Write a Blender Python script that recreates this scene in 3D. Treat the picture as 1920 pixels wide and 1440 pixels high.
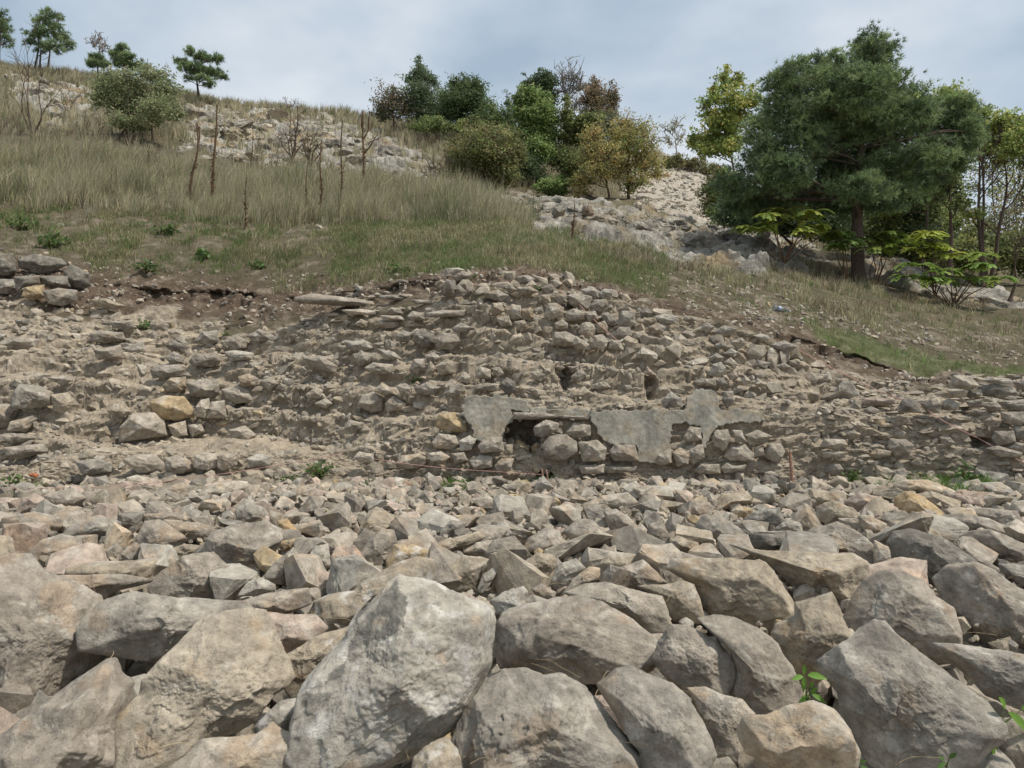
import bpy, bmesh, math, random
import numpy as np
from mathutils import Vector
from mathutils.bvhtree import BVHTree

# ---------------------------------------------------------------- camera, sky, sun, exposure
for o in list(bpy.data.objects):
    bpy.data.objects.remove(o)
SC = bpy.context.scene
COL = SC.collection
F = 1331.0                 # focal length in pixels of the 1920 px wide photograph
HR = 660.0                 # row of the horizon
CAMZ = 1.6
PITCH = math.atan((720.0 - HR) / F)
cam_d = bpy.data.cameras.new("camera")
cam = bpy.data.objects.new("camera", cam_d)
COL.objects.link(cam)
cam.location = (0, 0, CAMZ)
cam.rotation_euler = (math.radians(90) - PITCH, 0, 0)
cam_d.sensor_width = 36.0
cam_d.lens = 36.0 * F / 1920.0
cam_d.clip_start = 0.05
cam_d.clip_end = 3000
SC.camera = cam
SC.view_settings.view_transform = 'Standard'
SC.view_settings.look = 'None'
SC.view_settings.gamma = 1.0
SC.view_settings.exposure = 0.58
SC.cycles.max_bounces = 6
SC.cycles.diffuse_bounces = 3
SC.cycles.transparent_max_bounces = 8

SUN_EL, SUN_AZ = math.radians(60), math.radians(104)     # azimuth from +Y (ahead) towards +X (right)
sd = bpy.data.lights.new("sun", 'SUN')
sd.energy = 3.0
sd.angle = math.radians(3.0)
sd.color = (1.0, 0.93, 0.83)
sun = bpy.data.objects.new("sun", sd)
COL.objects.link(sun)
sun_dir = Vector((math.cos(SUN_EL) * math.sin(SUN_AZ), math.cos(SUN_EL) * math.cos(SUN_AZ), math.sin(SUN_EL)))
sun.rotation_euler = sun_dir.to_track_quat('Z', 'Y').to_euler()

W = bpy.data.worlds.new("World")
SC.world = W
W.use_nodes = True
nt = W.node_tree
nt.nodes.clear()
N = nt.nodes.new
out = N('ShaderNodeOutputWorld')
bg_s = N('ShaderNodeBackground')
sky = N('ShaderNodeTexSky')
sky.sky_type = 'NISHITA'
sky.sun_disc = False
sky.sun_elevation = SUN_EL
sky.sun_rotation = SUN_AZ
sky.air_density = 1.0
sky.dust_density = 1.5
nt.links.new(sky.outputs[0], bg_s.inputs['Color'])
bg_s.inputs['Strength'].default_value = 0.06
bg_c = N('ShaderNodeBackground')
tc = N('ShaderNodeTexCoord')
mp = N('ShaderNodeMapping')
mp.inputs['Scale'].default_value = (1.0, 1.0, 1.9)
mp.inputs['Rotation'].default_value = (0.25, 0.15, 0.4)
nz = N('ShaderNodeTexNoise')
nz.inputs['Scale'].default_value = 2.3
nz.inputs['Detail'].default_value = 5.0
nz.inputs['Roughness'].default_value = 0.48
nz.inputs['Distortion'].default_value = 0.1
cr = N('ShaderNodeValToRGB')
cr.color_ramp.elements[0].position = 0.36
cr.color_ramp.elements[0].color = (0.275, 0.35, 0.43, 1)
cr.color_ramp.elements[1].position = 0.64
cr.color_ramp.elements[1].color = (0.585, 0.61, 0.635, 1)
e = cr.color_ramp.elements.new(0.5)
e.color = (0.415, 0.47, 0.53, 1)
nt.links.new(tc.outputs['Generated'], mp.inputs['Vector'])
nt.links.new(mp.outputs[0], nz.inputs['Vector'])
nt.links.new(nz.outputs['Fac'], cr.inputs[0])
nt.links.new(cr.outputs[0], bg_c.inputs['Color'])
bg_c.inputs['Strength'].default_value = 1.0
mx = N('ShaderNodeMixShader')
mx.inputs[0].default_value = 0.92
nt.links.new(bg_s.outputs[0], mx.inputs[1])
nt.links.new(bg_c.outputs[0], mx.inputs[2])
nt.links.new(mx.outputs[0], out.inputs[0])

# ---------------------------------------------------------------- small maths
rng = np.random.default_rng(7)
random.seed(7)
FW = np.array([0, math.cos(PITCH), -math.sin(PITCH)])
UP = np.array([0, math.sin(PITCH), math.cos(PITCH)])
CAM = np.array([0, 0, CAMZ])

def pt(px, row, y):
    """world point seen at a pixel of the photograph, y metres ahead"""
    px, row, y = np.asarray(px, float), np.asarray(row, float), np.asarray(y, float)
    dx = (px - 960) / F
    dy = FW[1] + UP[1] * (720 - row) / F
    dz = FW[2] + UP[2] * (720 - row) / F
    s = y / dy
    return np.stack([dx * s, y + 0 * s, CAMZ + dz * s], -1)

def proj(P):
    q = P - CAM
    d = q @ FW
    return 960 + F * q[..., 0] / d, 720 - F * (q @ UP) / d, d

_r = np.random.default_rng(11)
PERM = np.concatenate([_r.permutation(256)] * 3)
GRAD = _r.normal(size=(256, 3))
GRAD /= np.linalg.norm(GRAD, axis=1)[:, None]

def pnoise(p, seed=0):
    p = p + seed * 17.31
    i = np.floor(p).astype(np.int64)
    f = p - i
    i &= 255
    u = f * f * f * (f * (f * 6 - 15) + 10)
    res = 0
    for dx in (0, 1):
        wx = u[..., 0] if dx else 1 - u[..., 0]
        a = PERM[i[..., 0] + dx]
        for dy in (0, 1):
            wy = u[..., 1] if dy else 1 - u[..., 1]
            b = PERM[a + i[..., 1] + dy]
            for dz in (0, 1):
                wz = u[..., 2] if dz else 1 - u[..., 2]
                g = GRAD[PERM[b + i[..., 2] + dz]]
                res = res + wx * wy * wz * (g[..., 0] * (f[..., 0] - dx) + g[..., 1] * (f[..., 1] - dy) + g[..., 2] * (f[..., 2] - dz))
    return res * 1.5

def fbm(p, o=4, seed=0, gain=0.5, lac=2.03):
    r, a = 0, 1.0
    for k in range(o):
        r = r + a * pnoise(p * lac ** k, seed + k * 3)
        a *= gain
    return r

def ridged(p, o=4, seed=0, gain=0.5):
    r, a = 0, 1.0
    for k in range(o):
        r = r + a * (0.5 - np.abs(pnoise(p * 2.07 ** k, seed + k * 5)) * 1.6)
        a *= gain
    return r

def inpoly(x, y, poly):
    x, y = np.asarray(x), np.asarray(y)
    r = np.zeros(x.shape, bool)
    n = len(poly)
    for k in range(n):
        x0, y0 = poly[k]
        x1, y1 = poly[(k + 1) % n]
        if y0 == y1:
            continue
        c = ((y0 > y) != (y1 > y)) & (x < (x1 - x0) * (y - y0) / (y1 - y0) + x0)
        r ^= c
    return r

def srgb(r, g, b):
    return tuple(((c / 255) / 12.92 if c / 255 < 0.04045 else ((c / 255 + 0.055) / 1.055) ** 2.4) for c in (r, g, b))

# ---------------------------------------------------------------- objects
def tag(o, label=None, cat=None, group=None, kind=None):
    if label: o['label'] = label
    if cat: o['category'] = cat
    if group: o['group'] = group
    if kind: o['kind'] = kind
    return o

def mesh_np(name, V, faces, mat, col=None, parent=None, smooth=False, origin=None, attr=None):
    """V (n,3) world coords; faces = list of int arrays (m,k)"""
    V = np.asarray(V, np.float32)
    if origin is not None:
        V = V - np.asarray(origin, np.float32)
    elif parent is not None:
        V = V - np.array(parent.location, np.float32)
    me = bpy.data.meshes.new(name)
    if not isinstance(faces, list): faces = [faces]
    faces = [f for f in faces if len(f)]
    nl = sum(f.size for f in faces)
    nf = sum(len(f) for f in faces)
    me.vertices.add(len(V)); me.vertices.foreach_set('co', V.ravel())
    me.loops.add(nl); me.polygons.add(nf)
    me.loops.foreach_set('vertex_index', np.concatenate([f.ravel() for f in faces]).astype(np.int32))
    st, s = [], 0
    for f in faces:
        k = f.shape[1]
        st.append(s + np.arange(len(f)) * k); s += f.size
    me.polygons.foreach_set('loop_start', np.concatenate(st).astype(np.int32))
    me.polygons.foreach_set('use_smooth', np.full(nf, smooth))
    if col is not None:
        a = me.color_attributes.new('Col', 'FLOAT_COLOR', 'POINT')
        c = np.ones((len(V), 4), np.float32); c[:, :3] = col
        a.data.foreach_set('color', c.ravel())
    me.materials.append(mat)
    me.update(calc_edges=True)
    o = bpy.data.objects.new(name, me)
    COL.objects.link(o)
    if parent is not None:
        o.parent = parent
    elif origin is not None:
        o.location = tuple(float(c) for c in origin)
    return o

def empty(name, loc):
    o = bpy.data.objects.new(name, None)
    o.location = tuple(float(c) for c in loc)
    o.empty_display_size = 0.2
    COL.objects.link(o)
    return o

def tubes(paths, nseg=6):
    """paths: list of (points (n,3), radii (n,)) -> V, F"""
    Vs, Fs, off = [], [], 0
    for P, R in paths:
        P = np.asarray(P, float); R = np.asarray(R, float)
        n = len(P)
        T = np.gradient(P, axis=0)
        T /= np.linalg.norm(T, axis=1)[:, None] + 1e-9
        ref = np.array([0.31, 0.2, 0.93]) if abs(T[0] @ np.array([0.31, 0.2, 0.93])) < 0.9 else np.array([1., 0, 0])
        A = np.cross(T, ref); A /= np.linalg.norm(A, axis=1)[:, None] + 1e-9
        B = np.cross(T, A)
        an = np.arange(nseg) * 2 * math.pi / nseg
        ring = P[:, None] + R[:, None, None] * (np.cos(an)[None, :, None] * A[:, None] + np.sin(an)[None, :, None] * B[:, None])
        Vs.append(ring.reshape(-1, 3))
        i = np.arange(n - 1)[:, None] * nseg
        j = np.arange(nseg)[None]
        j2 = (j + 1) % nseg
        Fs.append(np.stack([off + i + j, off + i + j2, off + i + nseg + j2, off + i + nseg + j], -1).reshape(-1, 4))
        off += n * nseg
    return np.concatenate(Vs), np.concatenate(Fs)

# ---------------------------------------------------------------- materials
def new_mat(name):
    m = bpy.data.materials.new(name); m.use_nodes = True
    t = m.node_tree; t.nodes.clear()
    o = t.nodes.new('ShaderNodeOutputMaterial')
    b = t.nodes.new('ShaderNodeBsdfPrincipled')
    t.links.new(b.outputs[0], o.inputs[0])
    return m, t, b

def mat_stone(name, scale=1.0, bump=0.6, speck=0.5, dist=0.02, rough=0.95):
    m, t, b = new_mat(name)
    n, L = t.nodes.new, t.links.new
    at = n('ShaderNodeAttribute'); at.attribute_name = 'Col'
    tc = n('ShaderNodeTexCoord')
    co = tc.outputs['Object']
    def noise(s, d, r=0.6, dist_=0.0):
        x = n('ShaderNodeTexNoise'); x.inputs['Scale'].default_value = s * scale
        x.inputs['Detail'].default_value = d; x.inputs['Roughness'].default_value = r
        x.inputs['Distortion'].default_value = dist_
        L(co, x.inputs['Vector']); return x.outputs['Fac']
    def mrange(x, a0, a1, b0, b1):
        k = n('ShaderNodeMapRange'); L(x, k.inputs[0])
        for i, v in enumerate((a0, a1, b0, b1)): k.inputs[i + 1].default_value = v
        return k.outputs[0]
    def mul(col, fac):
        k = n('ShaderNodeVectorMath'); k.operation = 'SCALE'; L(col, k.inputs[0]); L(fac, k.inputs['Scale']); return k.outputs[0]
    c = mul(at.outputs['Color'], mrange(noise(14, 8, 0.72), 0.3, 0.7, 0.62, 1.34))
    c = mul(c, mrange(noise(3.3, 4, 0.6), 0.3, 0.7, 0.82, 1.16))
    # dark pores and white scuffs
    c = mul(c, mrange(noise(70, 3, 0.6), 0.28, 0.42, 0.62, 1.0))
    mixw = n('ShaderNodeMix'); mixw.data_type = 'RGBA'
    f1 = mrange(noise(38, 4, 0.7, 0.8), 0.66, 0.73, 0.0, speck)
    L(f1, mixw.inputs[0]); L(c, mixw.inputs[6]); mixw.inputs[7].default_value = (0.55, 0.52, 0.46, 1)
    L(mixw.outputs[2], b.inputs['Base Color'])
    b.inputs['Roughness'].default_value = rough
    b.inputs['Specular IOR Level'].default_value = 0.25
    b1 = n('ShaderNodeBump'); b1.inputs['Strength'].default_value = bump; b1.inputs['Distance'].default_value = dist
    L(noise(22, 10, 0.72, 0.3), b1.inputs['Height'])
    vo = n('ShaderNodeTexVoronoi'); vo.feature = 'DISTANCE_TO_EDGE'; vo.inputs['Scale'].default_value = 6.5 * scale
    wv = n('ShaderNodeVectorMath'); wv.operation = 'ADD'
    nn = n('ShaderNodeTexNoise'); nn.inputs['Scale'].default_value = 5 * scale; nn.inputs['Detail'].default_value = 5
    L(co, nn.inputs['Vector']); L(co, wv.inputs[0]); L(nn.outputs['Color'], wv.inputs[1]); L(wv.outputs[0], vo.inputs['Vector'])
    b0 = n('ShaderNodeBump'); b0.inputs['Strength'].default_value = bump * .8; b0.inputs['Distance'].default_value = dist * .35
    L(noise(75, 6, 0.75, .5), b0.inputs['Height']); L(b1.outputs[0], b0.inputs['Normal'])
    b2 = n('ShaderNodeBump'); b2.inputs['Strength'].default_value = 0.3; b2.inputs['Distance'].default_value = dist * 0.5
    L(mrange(vo.outputs['Distance'], 0.0, 0.03, 0.0, 1.0), b2.inputs['Height'])
    L(b0.outputs[0], b2.inputs['Normal'])
    L(b2.outputs[0], b.inputs['Normal'])
    return m

def mat_leaf(name, trans=0.25, rough=0.6):
    m, t, b = new_mat(name)
    n, L = t.nodes.new, t.links.new
    at = n('ShaderNodeAttribute'); at.attribute_name = 'Col'
    L(at.outputs['Color'], b.inputs['Base Color'])
    b.inputs['Roughness'].default_value = rough
    b.inputs['Specular IOR Level'].default_value = 0.3
    tr = n('ShaderNodeBsdfTranslucent'); L(at.outputs['Color'], tr.inputs[0])
    mx = n('ShaderNodeMixShader'); mx.inputs[0].default_value = trans
    L(b.outputs[0], mx.inputs[1]); L(tr.outputs[0], mx.inputs[2])
    L(mx.outputs[0], t.nodes['Material Output'].inputs[0])
    return m

def mat_plain(name, col, rough=0.8, bumps=None):
    m, t, b = new_mat(name)
    n, L = t.nodes.new, t.links.new
    x = n('ShaderNodeTexNoise'); x.inputs['Scale'].default_value = bumps or 30; x.inputs['Detail'].default_value = 6
    tc = n('ShaderNodeTexCoord'); L(tc.outputs['Object'], x.inputs['Vector'])
    cr = n('ShaderNodeValToRGB')
    cr.color_ramp.elements[0].position = 0.3; cr.color_ramp.elements[0].color = tuple(c * 0.6 for c in col) + (1,)
    cr.color_ramp.elements[1].position = 0.7; cr.color_ramp.elements[1].color = tuple(c * 1.3 for c in col) + (1,)
    L(x.outputs['Fac'], cr.inputs[0]); L(cr.outputs[0], b.inputs['Base Color'])
    b.inputs['Roughness'].default_value = rough
    bp = n('ShaderNodeBump'); bp.inputs['Strength'].default_value = 0.6; bp.inputs['Distance'].default_value = 0.01
    L(x.outputs['Fac'], bp.inputs['Height']); L(bp.outputs[0], b.inputs['Normal'])
    return m

M_BOULDER = mat_stone('boulder_stone', 1.0, 0.75, 0.55, 0.02)
M_WALL = mat_stone('wall_stone', 1.0, 0.7, 0.35, 0.03)
M_GROUND = mat_stone('earth', 1.0, 0.8, 0.25, 0.05, 1.0)
M_OUT = mat_stone('outcrop_stone', 0.35, 0.9, 0.5, 0.12)
M_PLASTER = mat_stone('plaster', 1.3, 0.45, 0.2, 0.012)
M_LEAF = mat_leaf('leaf', 0.38)
M_NEEDLE = mat_leaf('needle', 0.25, 0.7)
M_GRASS = mat_leaf('grass_blade', 0.3, 0.8)
M_BARK = mat_plain('bark', (0.10, 0.07, 0.052), 0.95, 25)
M_BARKG = mat_plain('bark_grey', (0.24, 0.22, 0.195), 0.95, 25)
M_STALK = mat_plain('dry_stalk', (0.11, 0.065, 0.035), 0.95, 40)
M_STRING = mat_plain('pink_string', (0.5, 0.28, 0.24), 0.8, 60)
M_WOOD = mat_plain('stake_wood', (0.27, 0.15, 0.1), 0.85, 30)
M_BRICK = mat_plain('brick_red', (0.4, 0.16, 0.08), 0.9, 30)
# ---------------------------------------------------------------- terrain: one sheet traced line by line
COLS = np.array([-900, -300, 0, 200, 400, 600, 830, 960, 1100, 1250, 1400, 1550, 1700, 1920, 2250, 2900], float)
def L_(s):
    v = [tuple(float(q) for q in e.split(',')) for e in s.split('|')]
    v = [v[0], v[0]] + v + [v[-1], v[-1]]
    return np.array(v)
LINES = {
 'A': L_("925,8.0|900,8.2|890,8.3|900,8.3|905,8.3|905,8.3|900,8.3|905,8.3|905,8.3|905,8.3|900,8.3|895,8.1"),
 'B': L_("870,8.2|850,8.4|848,8.5|845,8.6|800,8.5|745,8.5|768,8.5|768,8.5|768,8.5|768,8.5|770,8.55|772,8.4"),
 'C': L_("840,8.8|830,9.0|815,9.5|800,9.4|760,9.1|737,8.9|742,8.9|738,8.9|735,9.0|757,8.8|758,8.85|758,8.8"),
 'D': L_("720,9.3|705,9.6|700,9.9|690,9.9|650,9.7|640,9.6|625,9.7|620,9.6|650,9.6|720,9.4|735,9.3|742,9.2"),
 'E': L_("590,10.6|610,10.9|620,11.2|600,10.6|560,10.3|540,10.3|560,10.3|590,10.1|620,10.0|702,9.8|724,9.6|724,9.6"),
 'F': L_("490,11.8|525,12|545,12.2|552,11.8|520,10.8|512,10.8|530,10.9|575,10.6|607,10.6|645,10.6|700,10.4|712,10.2"),
 'G': L_("430,14|445,14|450,14|450,14|445,14|450,13.6|470,13.5|490,13.5|510,13.5|560,13|600,13|640,12.5"),
 'H': L_("340,19|350,19|370,19|370,19|375,20|378,21.5|400,21.5|440,19|475,18.5|512,17|530,18|555,18"),
 'I': L_("230,32|250,32|290,30|325,28|345,27|365,28|370,30|375,31|435,26|470,24|500,24|530,26"),
 'J': L_("124,55|150,55|190,52|212,48|243,43|262,41|277,43|290,46|352,40|420,36|470,36|500,36"),
}
def crom(xs, ys, x):
    k = np.clip(np.searchsorted(xs, x) - 1, 0, len(xs) - 2)
    m = np.gradient(ys, xs)
    h = xs[k + 1] - xs[k]
    t = np.clip((x - xs[k]) / h, 0, 1)
    return ((2*t**3 - 3*t**2 + 1) * ys[k] + (t**3 - 2*t**2 + t) * h * m[k] + (-2*t**3 + 3*t**2) * ys[k+1] + (t**3 - t**2) * h * m[k+1])

NU = 760
U = np.concatenate([np.linspace(-900, -60, 60, endpoint=False), np.linspace(-60, 1980, NU - 120, endpoint=False), np.linspace(1980, 2900, 60)])
key = []
for yy, zz in ((0.6, -0.62), (3.0, -0.5), (5.2, -0.24), (6.6, -0.05)):
    key.append(np.stack([(U - 960) / F * (yy + 1.2), np.full(NU, yy), np.full(NU, zz)], -1))
for nm in 'ABCDEFGHIJ':
    L = LINES[nm]
    key.append(pt(U, crom(COLS, L[:, 0], U), crom(COLS, L[:, 1], U)))
J = key[-1]
for dy, dz in ((12, 0.4), (60, -6), (240, -40)):
    K = J.copy(); K[:, 1] += dy; K[:, 0] *= (J[:, 1] + dy) / J[:, 1]; K[:, 2] += dz
    key.append(K)
NSEG = [14, 24, 24, 34, 46, 30, 62, 72, 46, 70, 72, 90, 80, 14, 8, 6]
rowsV, vpar = [], []
for s, n in enumerate(NSEG):
    for k in range(n):
        t = k / n
        rowsV.append(key[s] * (1 - t) + key[s + 1] * t); vpar.append(s + t)
rowsV.append(key[-1]); vpar.append(len(NSEG))
G = np.array(rowsV)                      # (NV, NU, 3)
VP = np.array(vpar)
NV = len(VP)
# soften the kinks a little along v (not across the masonry steps)
for _ in range(3):
    S = G.copy()
    S[1:-1] = (G[:-2] + 2 * G[1:-1] + G[2:]) / 4
    w = np.where((VP > 8.6), 1.0, 0.25)[:, None, None]
    G = G * (1 - w) + S * w
PXG, ROWG, DG = proj(G)
VG = np.broadcast_to(VP[:, None], PXG.shape)

P_TALL = [(-900, 90), (0, 100), (340, 150), (700, 215), (900, 250), (1000, 300), (850, 365), (930, 372), (1080, 400), (1190, 475), (1240, 520), (1000, 490), (850, 462), (600, 440), (430, 425), (200, 395), (0, 390), (-900, 390)]
P_OUT1 = [(350, 205), (520, 212), (640, 228), (760, 272), (838, 322), (838, 368), (700, 350), (600, 325), (480, 300), (340, 290)]
P_OUT2 = [(10, 140), (90, 150), (185, 178), (180, 232), (100, 215), (30, 190)]
P_OUT3 = [(905, 368), (1000, 368), (1110, 388), (1180, 402), (1380, 432), (1490, 455), (1560, 490), (1480, 512), (1330, 505), (1210, 478), (1100, 462), (1040, 440), (930, 395)]
P_OUT4 = [(1600, 478), (1680, 492), (1740, 520), (1880, 560), (1930, 575), (1850, 580), (1720, 550), (1640, 530), (1600, 505)]
P_SCREE = [(1170, 300), (1290, 290), (1360, 345), (1345, 440), (1240, 425), (1180, 410)]
P_LAWN = [(1505, 612), (1580, 612), (1650, 640), (1740, 668), (1830, 680), (1960, 686), (2300, 692), (2300, 716), (1920, 708), (1780, 704), (1690, 698), (1620, 672), (1560, 650)]
P_BRUSH = [(1180, 470), (1400, 500), (1620, 525), (1760, 560), (1920, 580), (2900, 590), (2900, 700), (1920, 690), (1820, 660), (1700, 625), (1600, 560), (1400, 560), (1200, 530)]

def blur(m, k=3):
    m = m.astype(float)
    for _ in range(k):
        m[1:-1] = (m[:-2] + 2 * m[1:-1] + m[2:]) / 4
        m[:, 1:-1] = (m[:, :-2] + 2 * m[:, 1:-1] + m[:, 2:]) / 4
    return m
wob = fbm(G * 0.9, 3, 5)
px_ = PXG + wob * 28; rw_ = ROWG + fbm(G * 0.9, 3, 9) * 16
Z = {}
Z['ruin'] = blur((VG >= 4.0) & (VG < 8.0 + 0.55 * (wob)), 2)
Z['rub'] = blur(VG < 4.0, 2)
Z['out'] = blur(inpoly(px_, rw_, P_OUT1) | inpoly(px_, rw_, P_OUT2) | inpoly(px_, rw_, P_OUT3) | inpoly(px_, rw_, P_OUT4), 2)
Z['out'] *= (VG > 9.9)
Z['scree'] = blur(inpoly(px_, rw_, P_SCREE) & (VG > 11), 2)
Z['lawn'] = blur(inpoly(px_, rw_, P_LAWN) & (VG > 8.5), 2)
Z['tall'] = blur(inpoly(px_, rw_, P_TALL) & (VG > 9.9), 2) * (1 - Z['out'])
bank = np.clip(1 - np.abs(VG - 8.7) / 0.75, 0, 1)
# the ruins step up in ledges
hst = 0.36
ph = 0.55 * fbm(np.stack([G[..., 0] * .45, G[..., 0] * 0 + 3.3, G[..., 2] * .12], -1), 3, 12) + .06 * G[..., 0]
tt = G[..., 2] / hst + ph
frc = tt - np.floor(tt)
stp = (np.floor(tt) + np.clip((frc - .68) / .32, 0, 1) ** 1.0 * 1.0 + frc * .0 - ph) * hst
G[..., 2] += (stp - G[..., 2]) * Z['ruin'] * .97 * np.clip((VG - 4.9) / .2, 0, 1) * np.clip((8.2 - VG) / .3, 0, 1)
# turf edge overhanging a fresh cut in the soil
cutn = fbm(np.stack([G[..., 0] * 1.5, G[..., 0] * 0, G[..., 0] * 0 + 1], -1), 3, 15)
cw = np.clip((VG - 8.45) / .12, 0, 1) * np.clip((8.93 + .05 * cutn - VG) / .04, 0, 1) * (((PXG > 150) & (PXG < 840)) | ((PXG > 1480) & (PXG < 1800)))
cw = blur(cw, 2) * np.clip(.55 + 1.6 * fbm(G * np.array([1.1, 0, 0]) + 4, 4, 16), .1, 1.2)
G[..., 1] += cw * .22
G[..., 2] -= cw * .03
# displacement
Nrm = np.cross(np.gradient(G, axis=1), np.gradient(G, axis=0))
Nrm /= np.linalg.norm(Nrm, axis=2)[..., None] + 1e-9
Nrm *= np.sign(Nrm[..., 2:3] + 1e-6)
Gs = G * np.array([1, 1, 2.2])
rid = ridged(Gs * 2.6, 4, 21, 0.6)
cell = np.round(fbm(Gs * np.array([1, 1, 1.4]) * 1.9, 3, 33) * 5) / 5
disp = Z['ruin'] * (0.045 * rid + 0.05 * cell)
disp += Z['rub'] * 0.06 * rid
disp += (1 - Z['ruin']) * (1 - Z['rub']) * (0.05 * fbm(G * 1.6, 4, 40) + bank * (0.10 * ridged(G * 2.2, 4, 41, 0.65)))
far = np.clip((VG - 10) / 2, 0, 1)
disp += far * 0.35 * fbm(G * 0.22, 3, 43) * np.clip((13.6 - VG), 0, 1)
osc = G * np.array([0.55, 0.55, 1.5])
disp += Z['out'] * (0.22 * ridged(osc * 0.9, 5, 50, 0.6) + 0.3 * np.round(fbm(osc * 1.2, 2, 51) * 4) / 4)
G = G + Nrm * disp[..., None]
HOLES = [[(948, 800), (965, 788), (1012, 790), (1003, 812), (1015, 826), (1000, 852), (985, 838), (965, 832), (945, 832)], [(1004, 886), (1030, 888), (1042, 902), (1008, 900)],
         [(1040, 686), (1086, 686), (1062, 702)], [(1208, 703), (1230, 706), (1218, 724)], [(140, 688), (178, 690), (165, 702), (142, 700)], [(1560, 750), (1580, 752), (1578, 775), (1562, 772)],
         [(440, 730), (480, 738), (475, 746), (440, 742)], [(1820, 822), (1870, 825), (1860, 845), (1825, 842)]]
for k_, P_ in enumerate(HOLES):
    G[..., 1] += (0.5 if k_ < 2 else 0.25) * blur(inpoly(PXG, ROWG, P_) & (VG < 8), 1)
PX2, ROW2, D2 = proj(G)

# albedo of the bare ground
def lerp(a, b, t): return a + (b - a) * t[..., None]
C = np.zeros(G.shape)
dust = np.array([0.325, 0.275, 0.208]); soil = np.array([0.12, 0.087, 0.062]); gsoil = np.array([0.10, 0.085, 0.052])
dry = np.array([0.13, 0.112, 0.066]); rock = np.array([0.38, 0.36, 0.31]); scree = np.array([0.40, 0.355, 0.295]); green = np.array([0.075, 0.12, 0.03])
n1 = fbm(G * 0.8, 4, 60); n2 = fbm(G * 4.0, 4, 61)
C[:] = gsoil
C = lerp(C, dry, np.clip(0.5 + n1, 0, 1) * np.clip((VG - 9.4) / 0.6, 0, 1))
C = lerp(C, soil, np.clip(bank * 1.6 + n2 * 0.5, 0, 1) * (VG > 8))
C = lerp(C, dust * 0.85, np.clip(n2 * 2.0 - 0.25 + 0.3 * ((PX2 > 1150) & (VG < 10)), 0, 1) * (VG < 10.3) * 0.6)
C = lerp(C, dust, Z['ruin'])
C = lerp(C, np.array([0.25, 0.208, 0.155]), Z['ruin'] * np.clip(n2 * 1.5, 0, 0.8))
C = lerp(C, np.array([0.28, 0.24, 0.185]), Z['rub'])
C = lerp(C, scree * (1 + 0.2 * n2[..., None]), Z['scree'])
C = lerp(C, green, Z['lawn'] * 0.5)
C = lerp(C, rock * (1 + 0.35 * n2[..., None]), Z['out'])
C = lerp(C, np.array([0.30, 0.22, 0.12]), Z['out'] * np.clip(n1 * 2.5 - 0.2, 0, 0.8))
C = lerp(C, np.array([0.10, 0.095, 0.09]), Z['out'] * np.clip(fbm(G * 1.3, 4, 66) * 2.5 - 0.55, 0, 0.6))
C = np.clip(C, 0.02, 0.8)

# walls and outcrops own their piece of the sheet
REG = {
 'left_wall': [(-900, 560), (0, 560), (120, 555), (330, 600), (560, 605), (640, 600), (700, 640), (640, 700), (640, 760), (780, 790), (800, 905), (-900, 935)],
 'capped_wall': [(555, 548), (700, 545), (820, 560), (900, 610), (740, 612), (570, 608)],
 'heap_wall': [(815, 512), (880, 506), (1000, 508), (1110, 530), (1170, 545), (1290, 590), (1440, 630), (1510, 660), (1560, 720), (1530, 760), (1380, 745), (1300, 690), (1160, 665), (1000, 620), (900, 600), (820, 560)],
 'middle_wall': [(640, 600), (740, 612), (900, 608), (1000, 622), (1160, 665), (1300, 690), (1375, 742), (1100, 768), (860, 748), (780, 790), (640, 760), (640, 700), (700, 640)],
 'plaster_wall': [(780, 790), (860, 742), (1100, 766), (1375, 745), (1530, 760), (1530, 905), (800, 905)],
 'right_wall': [(1530, 745), (1580, 700), (1780, 735), (1800, 700), (2900, 700), (2900, 905), (1530, 905)],
}
fr = (slice(0, -1), slice(0, -1))
fx = PXG[fr]; fy = ROWG[fr]; fv = VG[fr]
lab = np.zeros(fx.shape, int)
names = list(REG)
for k, nm in enumerate(names):
    lab[(lab == 0) & inpoly(fx, fy, REG[nm]) & (fv >= 4.0) & (fv < 9.2)] = k + 1
OUTS = [P_OUT1, P_OUT2, P_OUT3, P_OUT4]
for k, P in enumerate(OUTS):
    lab[(lab == 0) & inpoly(fx, fy, P) & (fv > 9.9)] = 20 + k
idx = np.arange(NV * NU).reshape(NV, NU)
quads = np.stack([idx[:-1, :-1], idx[:-1, 1:], idx[1:, 1:], idx[1:, :-1]], -1)
VF = G.reshape(-1, 3); CF = C.reshape(-1, 3)
def sheet(name, mask, mat, parent=None, smooth=True):
    q = quads[mask]
    u, inv = np.unique(q.ravel(), return_inverse=True)
    return mesh_np(name, VF[u], inv.reshape(-1, 4), mat, CF[u], parent=parent, smooth=smooth)
hill = sheet('hillside', lab == 0, M_GROUND)
tag(hill, 'grassy hillside of brown soil, dry grass and gravel rising behind the ruined walls', 'hillside', kind='structure')
gm = mesh_np('ground', np.array([[-900, -900, -1.1], [900, -900, -1.1], [900, 1200, -1.1], [-900, 1200, -1.1]], float), np.array([[0, 1, 2, 3]]), M_GROUND, np.array([0.2, 0.17, 0.12]))
tag(gm, 'bare brown earth stretching away around the foot of the hill', 'ground', kind='structure')

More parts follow.
